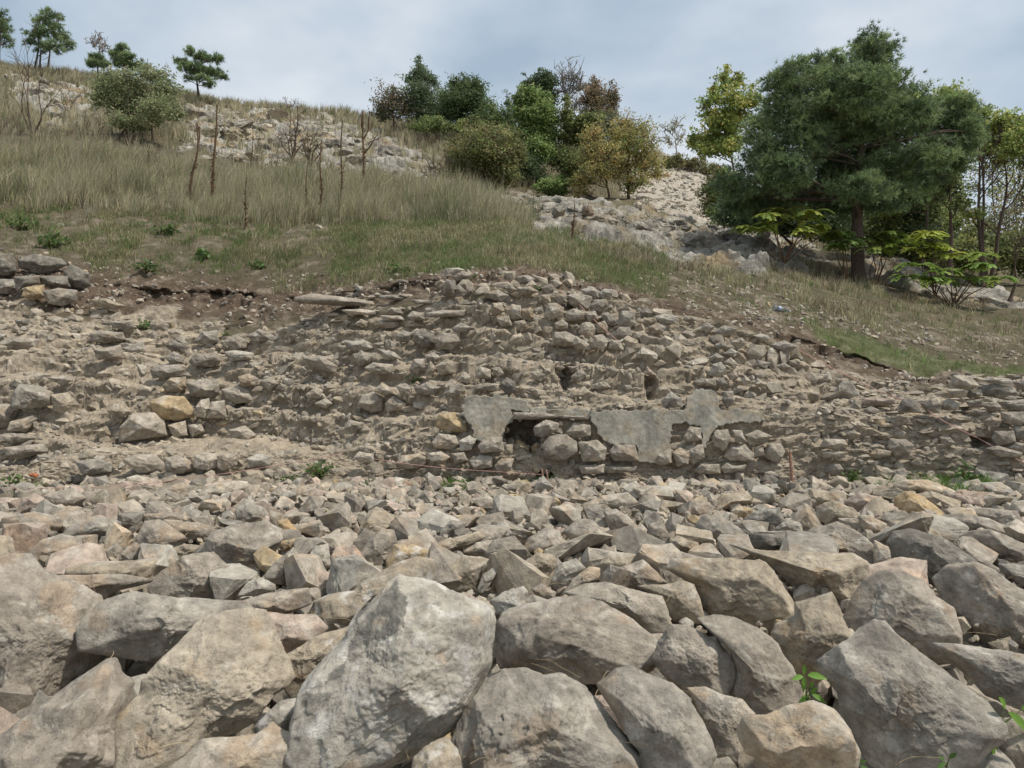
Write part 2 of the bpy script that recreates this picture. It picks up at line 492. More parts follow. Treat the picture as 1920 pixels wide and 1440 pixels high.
sub = idx[::3, ::3]
bq = np.stack([sub[:-1, :-1], sub[:-1, 1:], sub[1:, 1:], sub[1:, :-1]], -1).reshape(-1, 4)
uu, inv = np.unique(bq.ravel(), return_inverse=True)
BVH = BVHTree.FromPolygons([tuple(v) for v in VF[uu].tolist()], [tuple(q) for q in inv.reshape(-1, 4).tolist()])
def hit(px, row):
    d = Vector(pt(px, row, 1.0) - CAM).normalized()
    loc, nrm, i, dist = BVH.ray_cast(Vector(CAM), d, 500)
    if loc is None:
        return None
    return np.array(loc)
def facing(px, row):
    d = Vector(pt(px, row, 1.0) - CAM).normalized()
    loc, nrm, i, dist = BVH.ray_cast(Vector(CAM), d, 500)
    return 0 if loc is None else abs(nrm.y)
def drop(x, y):
    loc, nrm, i, dist = BVH.ray_cast(Vector((x, y, 60)), Vector((0, 0, -1)), 200)
    return float(loc[2]) if loc is not None else 0.0
# ---------------------------------------------------------------- rocks
_ico = {}
def ico(level):
    if level not in _ico:
        bm = bmesh.new(); bmesh.ops.create_icosphere(bm, subdivisions=level, radius=1.0)
        V = np.array([v.co[:] for v in bm.verts]); Fc = np.array([[v.index for v in f.verts] for f in bm.faces]); bm.free()
        V /= np.linalg.norm(V, axis=1)[:, None]
        _ico[level] = (V, Fc)
    return _ico[level]

TINT = {
 'greybrown': (0.305, 0.268, 0.22), 'tan': (0.355, 0.302, 0.228), 'beige': (0.37, 0.325, 0.262), 'pinkish': (0.38, 0.308, 0.25),
 'ochre': (0.40, 0.31, 0.19), 'pale grey': (0.385, 0.355, 0.30), 'grey': (0.295, 0.268, 0.226), 'dark grey': (0.205, 0.187, 0.158), 'cream': (0.42, 0.365, 0.285),
}
def rock_cols(P, base, seed, stain=0.5, scale=1.0):
    base = np.array(base)
    c = np.ones((len(P), 3)) * base
    a = fbm(P * 3.0 * scale, 4, seed, .6)
    c *= (1 + 0.16 * a)[:, None]
    t = np.clip(fbm(P * 2.6 * scale, 5, seed + 7, .6) * 5 - 1.5, 0, 1) * stain
    c = lerp(c, base * np.array([1.15, 0.88, 0.62]), t)
    t = np.clip(fbm(P * 7.0 * scale, 5, seed + 13, .65) * 5 - 2.0, 0, 1) * 0.5
    c = lerp(c, np.array([0.47, 0.44, 0.38]), t)
    t = np.clip(fbm(P * 6.0 * scale, 5, seed + 19, .65) * 5 - 1.9, 0, 1) * 0.45
    c = lerp(c, base * .5, t)
    return np.clip(c, 0.02, 0.8)

def crag(P, size, seed, amt=1.0):
    """displacement (m) for a rock of the given size: hollows, thin broken ledges, grain"""
    q = P / size
    d = 0.03 * fbm(q * 1.9, 3, seed)
    # broken bedding: thin steps along one tilted direction, only in patches
    rr = np.random.default_rng(seed)
    nv = rr.normal(size=3); nv[2] += 1.2; nv /= np.linalg.norm(nv)
    s = (q @ nv) * 9 + 1.3 * fbm(q * 3.1, 4, seed + 31)
    saw = s - np.floor(s)
    m = np.clip(fbm(q * 2.4, 2, seed + 40) * 3 + .1, 0, 1)
    d = d - 0.022 * (saw ** 3) * m
    d = d + 0.008 * ridged(q * 7, 5, seed + 57, 0.7) + 0.007 * fbm(q * 24, 3, seed + 70, .6)
    return d * size * amt

def chips(D, r, n=90, lo=.87, hi=.99):
    """flat broken facets with irregular edges: factor <= 1 on the radius"""
    Dw = D + 0.035 * np.stack([fbm(D * 4, 3, 5), fbm(D * 4, 3, 6), fbm(D * 4, 3, 7)], 1)
    f = np.ones(len(D))
    for k in range(n):
        nv = r.normal(size=3); nv /= np.linalg.norm(nv)
        d = r.uniform(lo, hi)
        dn = Dw @ nv
        f = np.where(dn > d, np.minimum(f, d / np.maximum(dn, 1e-3)), f)
    return f

def rand_planes(r, n, zlo=-1, zhi=1, dlo=0.62, dhi=0.98):
    out_ = []
    while len(out_) < n:
        v = r.normal(size=3); v /= np.linalg.norm(v)
        if zlo <= v[2] <= zhi:
            out_.append((v, r.uniform(dlo, dhi)))
    return out_

def view_frame(c):
    f = c - CAM; f = f / np.linalg.norm(f)
    r = np.cross(f, [0, 0, 1]); r /= np.linalg.norm(r)
    return r, np.cross(r, f), -f        # right, up, towards viewer

def outline_rock(poly, y, seed, level=5, thick=0.75, tint='beige', amt=1.0, stain=0.5, ridge=None, wallish=False):
    """a stone whose outline is traced from the photograph, as a closed body with its own depth"""
    r = np.random.default_rng(seed)
    poly = np.array(poly, float)
    x, yy = poly[:, 0], poly[:, 1]
    x1, y1 = np.roll(x, -1), np.roll(yy, -1)
    cr_ = x * y1 - x1 * yy; A = cr_.sum() / 2
    cx = ((x + x1) * cr_).sum() / (6 * A); cy = ((yy + y1) * cr_).sum() / (6 * A)
    if not inpoly(cx, cy, poly.tolist()):
        cx, cy = x.mean(), yy.mean()
    c = pt(cx, cy, y)
    R, Uv, B = view_frame(c)
    dep = np.linalg.norm(c - CAM) * F / math.hypot(F, math.hypot(cx - 960, cy - 720))
    m = dep / F * 1.0
    q = np.stack([(x - cx), -(yy - cy)], 1) * m
    # correct for off-axis foreshortening of the frame
    D, Fc = ico(level)
    phi = np.arctan2(D[:, 1], D[:, 0])
    ux, uy = np.cos(phi), np.sin(phi)
    Pd = np.zeros(len(D))
    n = len(q)
    for k in range(n):
        a, b_ = q[k], q[(k + 1) % n]
        ex, ey = b_ - a
        den = ux * ey - uy * ex
        den = np.where(np.abs(den) < 1e-9, 1e-9, den)
        t = (a[0] * ey - a[1] * ex) / den
        s = (a[0] * uy - a[1] * ux) / den
        ok = (t > 0) & (s >= -1e-6) & (s <= 1 + 1e-6)
        Pd = np.where(ok & (t > Pd), t, Pd)
    Pd[Pd == 0] = np.median(Pd)
    size = math.sqrt(abs(A)) * m
    T = size * 0.5 * thick * r.uniform(0.9, 1.15)
    sxy = np.hypot(D[:, 0], D[:, 1])
    p = 2.8
    rad = (sxy ** p + np.abs(D[:, 2]) ** p) ** (-1 / p)
    planes = rand_planes(r, 15, 0.25, 0.97, 0.52, 0.86) + rand_planes(r, 4, -0.9, -0.3, 0.6, 0.95)
    if ridge is None:
        planes += [(np.array([r.uniform(-0.3, 0.5), r.uniform(0.5, 0.85), r.uniform(0.45, 0.7)]), r.uniform(0.5, 0.68)),
                   (np.array([r.uniform(-0.5, 0.3), r.uniform(-0.75, -0.3), r.uniform(0.6, 0.9)]), r.uniform(0.5, 0.72))]
    else:
        planes += [(np.array(v[:3]), v[3]) for v in ridge]
    for nv, dd in planes:
        nv = nv / np.linalg.norm(nv)
        dd = max(dd, .95 * math.hypot(nv[0], nv[1]))      # never cut into the outline
        dn = D @ nv
        rad = np.where(dn > 1e-3, np.minimum(rad, dd / np.maximum(dn, 1e-3)), rad)
    rad = rad * (1 - (1 - chips(D, r)) * np.clip(np.abs(D[:, 2]) * 2.2, 0.25, 1))
    px_, py_, pz_ = D[:, 0] * rad, D[:, 1] * rad, D[:, 2] * rad
    L = np.stack([px_ * Pd, py_ * Pd, pz_ * T], 1)
    Pn = L + seed * 3.7
    nd = L / (np.linalg.norm(L, axis=1)[:, None] + 1e-9)
    front = 0.35 + 0.65 * np.clip(np.abs(D[:, 2]) * 1.5, 0, 1)
    L = L + nd * (crag(Pn, size, seed % 97, amt) * front)[:, None]
    Wp = c + L[:, :1] * R + L[:, 1:2] * Uv + L[:, 2:3] * B
    col = rock_cols(Wp + seed, TINT[tint] if isinstance(tint, str) else tint, seed % 89, stain)
    return Wp, Fc, col, c, size

def batch_rocks(n, level, seed, K=11, rough=0.06, dlo=0.6, dhi=1.0):
    r = np.random.default_rng(seed)
    D, Fc = ico(level)
    rad = np.full((n, len(D)), 1.0)
    for k in range(K):
        nv = r.normal(size=(n, 3)); nv /= np.linalg.norm(nv, axis=1)[:, None]
        dd = r.uniform(dlo, dhi, size=n)
        dn = nv @ D.T
        rad = np.minimum(rad, np.where(dn > 1e-3, dd[:, None] / np.maximum(dn, 1e-3), 9))
    P = D[None] * rad[..., None]
    off = r.uniform(0, 99, size=(n, 1, 3))
    P = P * (1 + rough * 1.6 * fbm(P * 2.2 + off, 3, 3))[..., None]
    return P, Fc

def place_batch(P, Fc, cen, scl, rot, tints, seed, stain=0.4):
    """cen (n,3), scl (n,3), rot (n,3,3) -> V, F, C"""
    n, m = P.shape[:2]
    V = np.einsum('nij,nvj->nvi', rot, P * scl[:, None]) + cen[:, None]
    Fa = (Fc[None] + (np.arange(n) * m)[:, None, None]).reshape(-1, 3)
    V = V.reshape(-1, 3)
    c = np.repeat(tints, m, axis=0)
    a = fbm(V * 5, 3, seed)
    c = c * (1 + 0.22 * a)[:, None]
    t = np.clip(fbm(V * 7, 3, seed + 5) * 2.4 - 0.6, 0, 1) * 0.4
    c = lerp(c, np.array([0.12, 0.11, 0.095]), t)
    return V, Fa, np.clip(c, 0.02, 0.8)

def rot_rand(r, n, tilt=0.4, yaw=None):
    """mostly upright random rotations"""
    a = r.uniform(0, 2 * math.pi, n) if yaw is None else r.normal(0, yaw, n)
    b, c = r.normal(0, tilt, n), r.normal(0, tilt, n)
    out_ = np.zeros((n, 3, 3))
    for i in range(n):
        ca, sa, cb, sb, cc, sc = math.cos(a[i]), math.sin(a[i]), math.cos(b[i]), math.sin(b[i]), math.cos(c[i]), math.sin(c[i])
        Rz = np.array([[ca, -sa, 0], [sa, ca, 0], [0, 0, 1]]); Rx = np.array([[1, 0, 0], [0, cb, -sb], [0, sb, cb]]); Ry = np.array([[cc, 0, sc], [0, 1, 0], [-sc, 0, cc]])
        out_[i] = Rz @ Rx @ Ry
    return out_

def pick_tints(r, n, pal, jit=0.12):
    names_, w = zip(*pal)
    w = np.array(w, float); w /= w.sum()
    k = r.choice(len(names_), n, p=w)
    T = np.array([TINT[q] for q in names_])[k]
    return T * (1 + r.normal(0, jit, (n, 1))), [names_[q] for q in k]

def make_hull(r, npts, boxy=2.6):
    bm = bmesh.new()
    v = r.normal(size=(npts, 3)); v /= np.linalg.norm(v, axis=1)[:, None]
    v /= (np.abs(v) ** boxy).sum(1)[:, None] ** (1 / boxy)
    v *= r.uniform(.82, 1.05, (npts, 1))
    for p in v: bm.verts.new(p.tolist())
    res = bmesh.ops.convex_hull(bm, input=bm.verts[:])
    for g in [x for x in set(res['geom_interior']) | set(res['geom_unused']) if isinstance(x, bmesh.types.BMVert)]:
        if g.is_valid: bm.verts.remove(g)
    loose = [x for x in bm.verts if not x.link_faces]
    for x in loose: bm.verts.remove(x)
    return bm
_pr = np.random.default_rng(99)
HULLS = []
for _k in range(64):
    bm = make_hull(_pr, int(_pr.integers(11, 19)), _pr.uniform(2.0, 4.0))
    if _k % 2:      # half of them with chipped, subdivided faces
        bmesh.ops.triangulate(bm, faces=bm.faces[:])
        bmesh.ops.subdivide_edges(bm, edges=bm.edges[:], cuts=1, use_grid_fill=True)
        for v in bm.verts:
            v.co *= 1 + _pr.normal(0, .03)
    bmesh.ops.triangulate(bm, faces=bm.faces[:])
    bm.verts.index_update()
    HULLS.append((np.array([v.co[:] for v in bm.verts]), np.array([[v.index for v in f.verts] for f in bm.faces])))
    bm.free()

def place_hulls(cen, scl, rot, tints, seed, r):
    n = len(cen)
    which = r.integers(0, len(HULLS), n)
    Vs, Fs, Cs, off = [], [], [], 0
    for k, (P, Fc) in enumerate(HULLS):
        ix = np.flatnonzero(which == k)
        if not len(ix): continue
        V = np.einsum('nij,nvj->nvi', rot[ix], P[None] * scl[ix][:, None]) + cen[ix][:, None]
        m = len(P)
        Vs.append(V.reshape(-1, 3)); Fs.append((Fc[None] + off + (np.arange(len(ix)) * m)[:, None, None]).reshape(-1, 3)); off += len(ix) * m
        Cs.append(np.repeat(tints[ix], m, axis=0))
    V, Fa, c = np.concatenate(Vs), np.concatenate(Fs), np.concatenate(Cs)
    c = c * (1 + 0.2 * fbm(V * 5, 3, seed))[:, None]
    t = np.clip(fbm(V * 7, 3, seed + 5) * 2.4 - 0.6, 0, 1) * 0.4
    c = lerp(c, np.array([0.12, 0.11, 0.095]), t)
    return V, Fa, np.clip(c, 0.02, 0.8)

def hull_stone(seed, sc, s, cuts=4, amt=1.0):
    """one angular stone with broken faces, local coordinates in metres"""
    r = np.random.default_rng(seed)
    bm = make_hull(r, int(r.integers(10, 17)), r.uniform(2.0, 4.0))
    bmesh.ops.triangulate(bm, faces=bm.faces[:])
    bmesh.ops.subdivide_edges(bm, edges=bm.edges[:], cuts=cuts, use_grid_fill=True)
    bmesh.ops.triangulate(bm, faces=bm.faces[:])
    bm.verts.index_update()
    P = np.array([v.co[:] for v in bm.verts]); Fc = np.array([[v.index for v in f.verts] for f in bm.faces]); bm.free()
    L = P * np.array(sc) * s
    nd = L / (np.linalg.norm(L, axis=1)[:, None] + 1e-9)
    return L + nd * crag(L + seed * .37, s * 1.7, seed % 60, amt)[:, None], Fc
# ---------------------------------------------------------------- traced boulders of the near field
def q(src, s):
    v = np.array([float(t) for t in s.replace(' ', ',').split(',')]).reshape(-1, 2)
    ox, oy, k = {'a': (0, 860, 2), 'b': (960, 860, 2), 'd': (640, 880, 3), 'f': (0, 440, 3), 'g': (640, 440, 3), 'h': (1280, 440, 3)}[src]
    return v / k + np.array([ox, oy])
# source, outline, tint, label, depth shift
NEAR = [
('a', "-60,380 60,360 130,370 170,440 270,500 350,560 370,640 400,700 385,770 280,850 180,910 60,970 -60,990", 'greybrown', "huge rounded grey-brown boulder cut off by the left edge of the picture", 0, 'the huge rounded boulder at the left edge'),
('a', "-80,1060 60,980 200,905 320,825 400,785 435,790 450,850 485,900 470,990 470,1050 500,1160 500,1240 -80,1240", 'greybrown', "long sloping grey slab in the bottom left corner below the huge rounded boulder", 0, ''),
('a', "340,590 370,545 430,505 520,490 640,520 780,560 900,580 960,620 900,680 700,720 620,750 560,740 430,700 345,670", 'grey', "smooth grey boulder with a yellow chipped left corner overhanging a black gap", 0, 'the smooth grey boulder with the yellow chip'),
('a', "470,960 490,900 550,840 560,800 620,740 700,670 760,615 850,600 930,600 990,620 1030,700 1060,790 1088,880 1060,910 1010,930 940,1010 880,1035 760,1050 700,1110 640,1150 600,1165 510,1165 465,1080", 'cream', "large pale cream boulder with ripples along its lower edge", 0, 'the large pale cream boulder'),
('a', "1105,1060 1115,960 1138,870 1172,792 1240,725 1302,670 1335,595 1405,532 1455,478 1500,448 1560,470 1640,480 1720,530 1800,560 1860,590 1865,640 1850,730 1850,790 1790,900 1720,990 1650,1030 1560,1080 1470,1110 1380,1140 1300,1150 1220,1150 1150,1110", 'pale grey', "biggest craggy silver-grey boulder with white scuffs and dark lichen at its peak", -.35, 'the big craggy silver-grey boulder'),
('a', "620,1170 660,1110 720,1080 770,1035 880,1040 960,1050 1020,1020 1060,1060 1120,1090 1180,1130 1210,1180 1210,1240 600,1240", 'beige', "low beige boulder at the bottom edge below the large pale cream boulder", 0, ''),
('a', "960,600 1010,570 1080,590 1180,600 1220,650 1180,700 1080,730 1000,740 960,690", 'pinkish', "stone with a flat salmon-pink patch behind the large pale cream boulder", .1, ''),
('a', "1050,740 1130,700 1220,660 1310,650 1290,720 1240,760 1180,810 1140,870 1100,885 1070,840", 'tan', "tan stone wedged between the pale cream and craggy silver-grey boulders", 0, ''),
('a', "960,990 1050,915 1135,910 1130,980 1100,1070 1040,1060 980,1040", 'grey', "shadowed small grey stone low in the gap left of the craggy silver-grey boulder", .15, ''),
('b', "-235,1060 -180,960 -100,860 -40,810 50,805 120,830 190,820 250,850 310,900 380,980 450,1050 500,1110 500,1240 -200,1240 -250,1140", 'grey', "broad smooth blue-grey boulder at the bottom edge right of the craggy one", -.05, 'the broad blue-grey boulder'),
('a', "1530,1240 1550,1120 1620,1070 1680,1060 1720,1100 1750,1240", 'tan', "small wedge of tan stone under the craggy silver-grey boulder at the bottom edge", -.1, ''),
('a', "575,460 620,410 700,365 800,360 850,420 880,490 870,530 830,570 760,550 680,530 590,510", 'greybrown', "rough brownish stone lying behind the smooth grey boulder with the yellow chip", 0, ''),
('a', "785,290 830,260 900,245 1000,240 1050,280 1055,310 1020,370 990,440 930,475 860,450 800,370", 'greybrown', "large wedge-shaped grey-brown block tapering down to a black gap", -.1, 'the large wedge-shaped block'),
('a', "890,180 920,150 990,190 1020,240 950,262 888,255", 'grey', "pointed grey spike of stone sticking up on top of the wedge-shaped block", -.1, 'the pointed grey spike'),
('a', "285,380 380,370 500,385 640,380 650,420 590,480 500,500 420,450 280,410", 'tan', "long flat tan slab with a pale upper rim left of the wedge-shaped block", .1, ''),
('a', "170,410 300,430 450,450 560,490 520,500 430,510 360,540 300,520 200,460", 'greybrown', "flat grey-brown slab with a shaded hollow right of the huge rounded boulder", 0, ''),
('a', "995,430 1040,380 1100,335 1140,400 1130,430 1060,470 1010,460", 'greybrown', "triangular leaning stone right of the wedge-shaped block", 0, ''),
('a', "890,510 930,460 980,445 1030,480 1030,500 960,512", 'pale grey', "small crusty whitish stone in the gap under the wedge-shaped block", 0, ''),
('a', "870,530 960,510 1050,500 1150,500 1160,560 1100,580 960,600 900,570", 'greybrown', "flat stone with a dark underside just above the pink-patched stone", 0, ''),
('a', "1160,600 1180,520 1240,500 1320,490 1400,440 1500,400 1560,385 1620,400 1625,480 1500,500 1420,530 1330,620 1300,650 1240,660 1180,640", 'tan', "large tan boulder behind the peak of the craggy silver-grey boulder", .05, 'the large tan boulder behind the craggy one'),
('a', "1120,470 1180,400 1240,430 1320,420 1380,440 1330,490 1220,520 1150,540", 'pinkish', "warm pinkish stone behind the large tan boulder", .15, ''),
('a', "1240,380 1260,330 1330,325 1360,370 1400,430 1350,445 1250,430", 'pinkish', "rounded pinkish stone with a round white spot", .1, ''),
('a', "1140,390 1180,330 1230,320 1240,400 1210,430 1160,420", 'pale grey', "tall narrow pale grey stone leaning beside the rounded pinkish stone", 0, ''),
('a', "1340,370 1380,310 1430,265 1480,270 1490,320 1450,380 1440,430 1400,440 1360,420", 'greybrown', "grey-brown stone with a curved black shadow along its left foot", 0, ''),
('a', "1450,380 1480,320 1560,325 1620,350 1620,390 1530,410 1450,415", 'ochre', "orange-stained stone right behind the peak of the craggy silver-grey boulder", 0, 'the orange-stained stone'),
('a', "1595,330 1680,300 1760,285 1810,265 1820,300 1760,330 1690,350 1650,370 1610,355", 'tan', "long tapering stone with a yellow end overhanging a dark gap", 0, ''),
('a', "1655,450 1690,400 1740,365 1800,370 1845,385 1810,430 1790,480 1740,500 1690,490", 'tan', "squarish brown stone with pitted sides right of the orange-stained stone", 0, ''),
('a', "1650,270 1690,230 1750,240 1730,290 1650,300", 'grey', "small grey block above the long tapering stone with the yellow end", 0, ''),
('a', "1730,350 1790,315 1850,305 1870,360 1850,400 1800,370", 'beige', "beige pentagon-shaped block just right of the long tapering stone", 0, ''),
('a', "520,290 550,230 600,230 640,260 690,310 650,360 610,370 560,350 520,330", 'greybrown', "upright humped stone left of the large wedge-shaped block", 0, ''),
('a', "610,350 690,320 780,340 740,370 660,385", 'tan', "brown boat-shaped stone at the left foot of the wedge-shaped block", 0, ''),
('a', "120,340 160,300 230,285 290,310 300,350 260,400 180,400 140,380", 'greybrown', "round-backed brown stone just above the huge rounded boulder", 0, ''),
('a', "240,280 290,230 370,215 440,250 440,290 370,300 330,330 270,300", 'grey', "domed grey stone with a rough dark lower side", 0, ''),
('a', "-20,260 60,255 100,290 90,350 50,365 -20,350", 'dark grey', "dark grey stone at the left edge above the huge rounded boulder", 0, ''),
('a', "30,210 130,200 220,230 240,270 170,300 100,290 20,250", 'greybrown', "broad flat-topped stone near the left edge over a dark hollow", 0, ''),
('a', "445,200 540,200 545,250 510,280 450,240", 'dark grey', "dark shadowed block left of the pointed grey spike", 0, ''),
('a', "650,240 740,240 800,270 760,300 690,310 640,280", 'greybrown', "stone with a ragged dark lower rim just left of the wedge-shaped block", 0, ''),
('a', "540,200 660,205 720,230 660,250 560,240", 'greybrown', "thin flat slab lying left of the pointed grey spike", 0, ''),
('a', "400,340 440,315 460,350 450,385 400,380", 'greybrown', "small upright block above the long flat tan slab", 0, ''),
('a', "460,350 510,310 540,350 570,380 470,388", 'grey', "small grey stone above the right half of the long flat tan slab", 0, ''),
('a', "1040,230 1080,225 1130,290 1150,310 1120,325 1060,290", 'ochre', "ochre flake of stone leaning right of the pointed grey spike", 0, 'the ochre flake'),
('a', "1040,310 1110,300 1130,330 1060,350", 'ochre', "small yellow stone beneath the ochre flake", 0, ''),
('a', "500,100 560,75 600,85 610,130 560,140 490,130", 'pinkish', "large pinkish-tan stone at the back edge of the rubble on the left", 0, 'the pinkish-tan stone at the back'),
('a', "740,130 800,90 880,85 950,110 920,140 840,155 760,150", 'beige', "wide low mound-like stone at the back edge of the rubble left of centre", 0, 'the wide low stone at the back'),
('a', "70,200 90,150 130,130 175,165 175,200 130,215", 'pinkish', "pinkish stone with a peaked top beside green weeds at the left edge", 0, ''),
('a', "610,110 680,90 730,110 730,140 660,150 620,140", 'greybrown', "stone with a dark notch between the pinkish-tan and wide low stones at the back", 0, ''),
('a', "1070,120 1130,100 1240,130 1230,155 1130,155 1075,145", 'greybrown', "long low stone at the back edge below the green bushy weed", 0, ''),
('a', "180,130 270,110 320,150 300,190 220,200 190,180", 'greybrown', "grey-brown stone right of the peaked pinkish stone by the weeds", 0, ''),
('a', "1840,530 1890,500 1960,490 1975,560 1900,595 1860,580", 'pale grey', "crusty pitted stone just behind the right shoulder of the craggy silver-grey boulder", 0, ''),
('b', "-60,640 -30,590 50,550 130,535 250,520 340,540 430,590 520,660 570,700 560,740 500,780 400,820 300,830 180,830 60,820 -40,790 -70,720", 'greybrown', "big flat-topped boulder with a sharp lower edge right of the craggy one", 0, 'the big flat-topped boulder'),
('b', "190,520 270,480 350,470 440,490 560,510 580,560 588,650 560,670 480,620 380,560 260,545", 'beige', "beige boulder resting just behind the big flat-topped boulder", 0, ''),
('b', "460,490 560,480 640,460 680,470 700,520 720,600 670,610 600,600 575,550 520,510", 'tan', "tan block with a white corner over a black gap", .05, ''),
('b', "580,440 600,400 700,395 820,380 940,385 990,430 1040,500 1065,560 1060,600 1000,630 950,645 860,610 760,600 715,570 690,500 640,470", 'tan', "large angular block with a rough dark left face and smooth tan right face", 0, 'the large angular two-faced block'),
('b', "820,360 960,370 1060,360 1180,355 1260,345 1310,370 1330,430 1310,500 1290,550 1250,560 1190,510 1120,520 1050,480 980,420 900,385", 'tan', "long log-shaped tan boulder with a drooping right end", -.05, 'the long log-shaped boulder'),
('b', "1000,640 1060,600 1060,550 1130,530 1190,500 1220,550 1240,600 1270,680 1290,720 1240,760 1180,800 1100,860 1060,830 1040,760 980,680", 'tan', "upright boulder with a peaked top and orange-brown hollow", -.05, 'the peaked orange-hollowed boulder'),
('b', "1260,640 1290,560 1330,470 1380,440 1460,430 1530,450 1570,500 1630,530 1645,600 1655,690 1630,720 1580,740 1480,720 1400,720 1280,690", 'greybrown', "broad round-topped grey-brown boulder with vertical pale streaks", 0, 'the broad streaked boulder'),
('b', "1610,490 1660,430 1740,400 1800,420 1840,450 1920,480 1990,530 1990,720 1800,725 1730,650 1650,580", 'greybrown', "rough brown boulder cut off by the right edge with a dark cavity at its foot", 0, 'the rough boulder at the right edge'),
('b', "1420,330 1440,290 1500,270 1600,290 1660,320 1710,360 1715,400 1660,430 1600,490 1560,470 1500,440 1430,430", 'dark grey', "dark wedge-shaped boulder behind the rough boulder at the right edge", 0, 'the dark wedge-shaped boulder'),
('b', "1400,290 1420,240 1500,230 1580,260 1600,290 1500,290 1440,310", 'tan', "tan capping stone just behind the dark wedge-shaped boulder", 0, ''),
('b', "310,880 380,810 440,800 520,830 600,850 660,900 700,960 740,1030 755,1080 720,1130 700,1240 480,1240 480,1100 400,990", 'grey', "tall smooth grey boulder with a rusty orange spot near its top", -.05, 'the grey boulder with the rusty spot'),
('b', "520,770 550,700 600,640 660,635 720,660 780,690 830,750 830,800 800,880 730,890 650,880 580,820", 'greybrown', "rounded brown boulder right of the big flat-topped boulder", -.05, ''),
('b', "690,640 760,620 830,615 920,640 990,690 1040,760 1070,830 1078,910 1030,960 960,985 890,980 830,940 815,880 835,800 820,730 760,670", 'greybrown', "smooth egg-like boulder with a pale scar beside the seedling", 0, 'the egg-like boulder'),
('b', "650,880 720,870 780,890 860,900 905,940 900,980 860,1020 850,1080 760,1110 740,1090 740,1030 690,950", 'beige', "irregular beige stone between the rusty-spotted and the pale oval boulders", .05, ''),
('b', "860,1060 880,1010 960,990 1040,940 1120,910 1200,930 1250,990 1280,1060 1270,1110 1210,1150 1150,1170 980,1170 880,1140", 'cream', "pale oval cream boulder at the bottom left of the large jagged grey one", -.1, 'the pale oval boulder'),
('b', "1165,830 1230,770 1280,720 1310,680 1360,640 1400,640 1440,680 1540,740 1640,800 1720,850 1785,920 1780,970 1740,1010 1700,1060 1640,1120 1600,1150 1560,1190 1400,1190 1330,1110 1270,1020 1240,930 1190,880", 'grey', "large jagged grey boulder with deep vertical grooves at the lower right", -.2, 'the large jagged grooved boulder'),
('b', "1600,750 1700,735 1850,725 1990,720 1990,920 1900,920 1790,900 1740,850 1660,800", 'grey', "flat-topped dark slab at the right edge behind the jagged grooved boulder", 0, ''),
('b', "1640,1180 1680,1100 1740,1040 1800,1070 1850,1110 1880,1160 1880,1220 1640,1220", 'pale grey', "pale stone in the bottom right below the jagged grooved boulder", 0, ''),
('b', "1810,1060 1830,1000 1920,970 1990,980 1990,1220 1880,1180", 'beige', "beige stone in the bottom right corner under the green weed", 0, ''),
('b', "375,420 440,400 490,380 540,420 580,460 500,485 430,490 380,460", 'greybrown', "roof-shaped brown stone left of the large angular two-faced block", -.05, ''),
('b', "180,520 230,450 290,405 330,410 330,450 280,490", 'beige', "long narrow beige stone leaning behind the beige boulder", 0, ''),
('b', "145,460 170,400 240,375 275,410 240,450 180,500 150,490", 'pale grey', "rounded stone with a white and rusty top over a dark foot", 0, 'the white-topped round stone'),
('b', "30,400 90,355 160,360 170,400 130,450 60,430", 'tan', "flat-faced tan stone left of the white-topped round stone", 0, ''),
('b', "30,360 60,300 130,260 180,270 200,320 250,370 270,400 170,370 90,355", 'greybrown', "large peaked slab behind the white-topped round stone", .1, 'the large peaked slab'),
('b', "185,280 240,230 300,230 360,280 440,300 490,340 490,380 400,400 330,340 260,350", 'greybrown', "broad tilted slab with a small ledge in the middle of the rubble", .05, 'the broad tilted slab'),
('b', "340,200 390,190 440,220 490,270 500,300 440,300 370,280", 'greybrown', "rough brown humped stone above the broad tilted slab", 0, ''),
('b', "500,335 600,340 690,360 780,375 740,395 640,390 570,410 500,380", 'greybrown', "thin flat stone with a pale edge above the large angular two-faced block", 0, ''),
('b', "590,310 620,290 680,310 760,360 690,360 600,335", 'tan', "shark-fin shaped tan stone behind the thin flat stone", .05, ''),
('b', "690,250 720,215 780,215 840,250 888,290 870,330 790,330 730,335 700,300", 'grey', "smooth grey boulder with a flat sloping top right of the shark-fin stone", 0, 'the smooth grey sloping boulder'),
('b', "880,320 910,290 980,285 1080,285 1100,320 1080,350 990,355 900,345", 'dark grey', "oblong stone with a dark hollow face behind the log-shaped boulder", 0, ''),
('b', "1080,330 1130,280 1220,240 1290,270 1350,320 1385,400 1370,440 1320,440 1260,370 1150,355", 'greybrown', "rough pitted arch-backed boulder behind the log-shaped boulder", .1, 'the arch-backed pitted boulder'),
('b', "750,340 800,320 860,335 840,370 780,375", 'tan', "small tan cap stone left of the log-shaped boulder", 0, ''),
('b', "1360,310 1410,330 1425,400 1400,440 1360,400", 'pale grey', "pale angular stone over the black hole left of the dark wedge-shaped boulder", .05, ''),
('b', "1700,340 1780,380 1830,410 1830,440 1780,430 1720,400", 'greybrown', "stone leaning on the right flank of the dark wedge-shaped boulder", 0, ''),
('b', "1700,320 1740,290 1800,275 1880,300 1990,340 1990,420 1880,410 1780,370", 'greybrown', "domed boulder with scratched top near the right edge", .05, ''),
('b', "1840,410 1920,400 1990,430 1990,500 1920,480 1850,440", 'grey', "rough grey stone at the right edge beneath the scratched domed boulder", 0, ''),
('b', "1445,150 1480,125 1540,140 1600,190 1615,220 1570,250 1500,240 1440,210", 'ochre', "golden-brown craggy boulder near the back of the rubble on the right", 0, 'the golden-brown craggy boulder'),
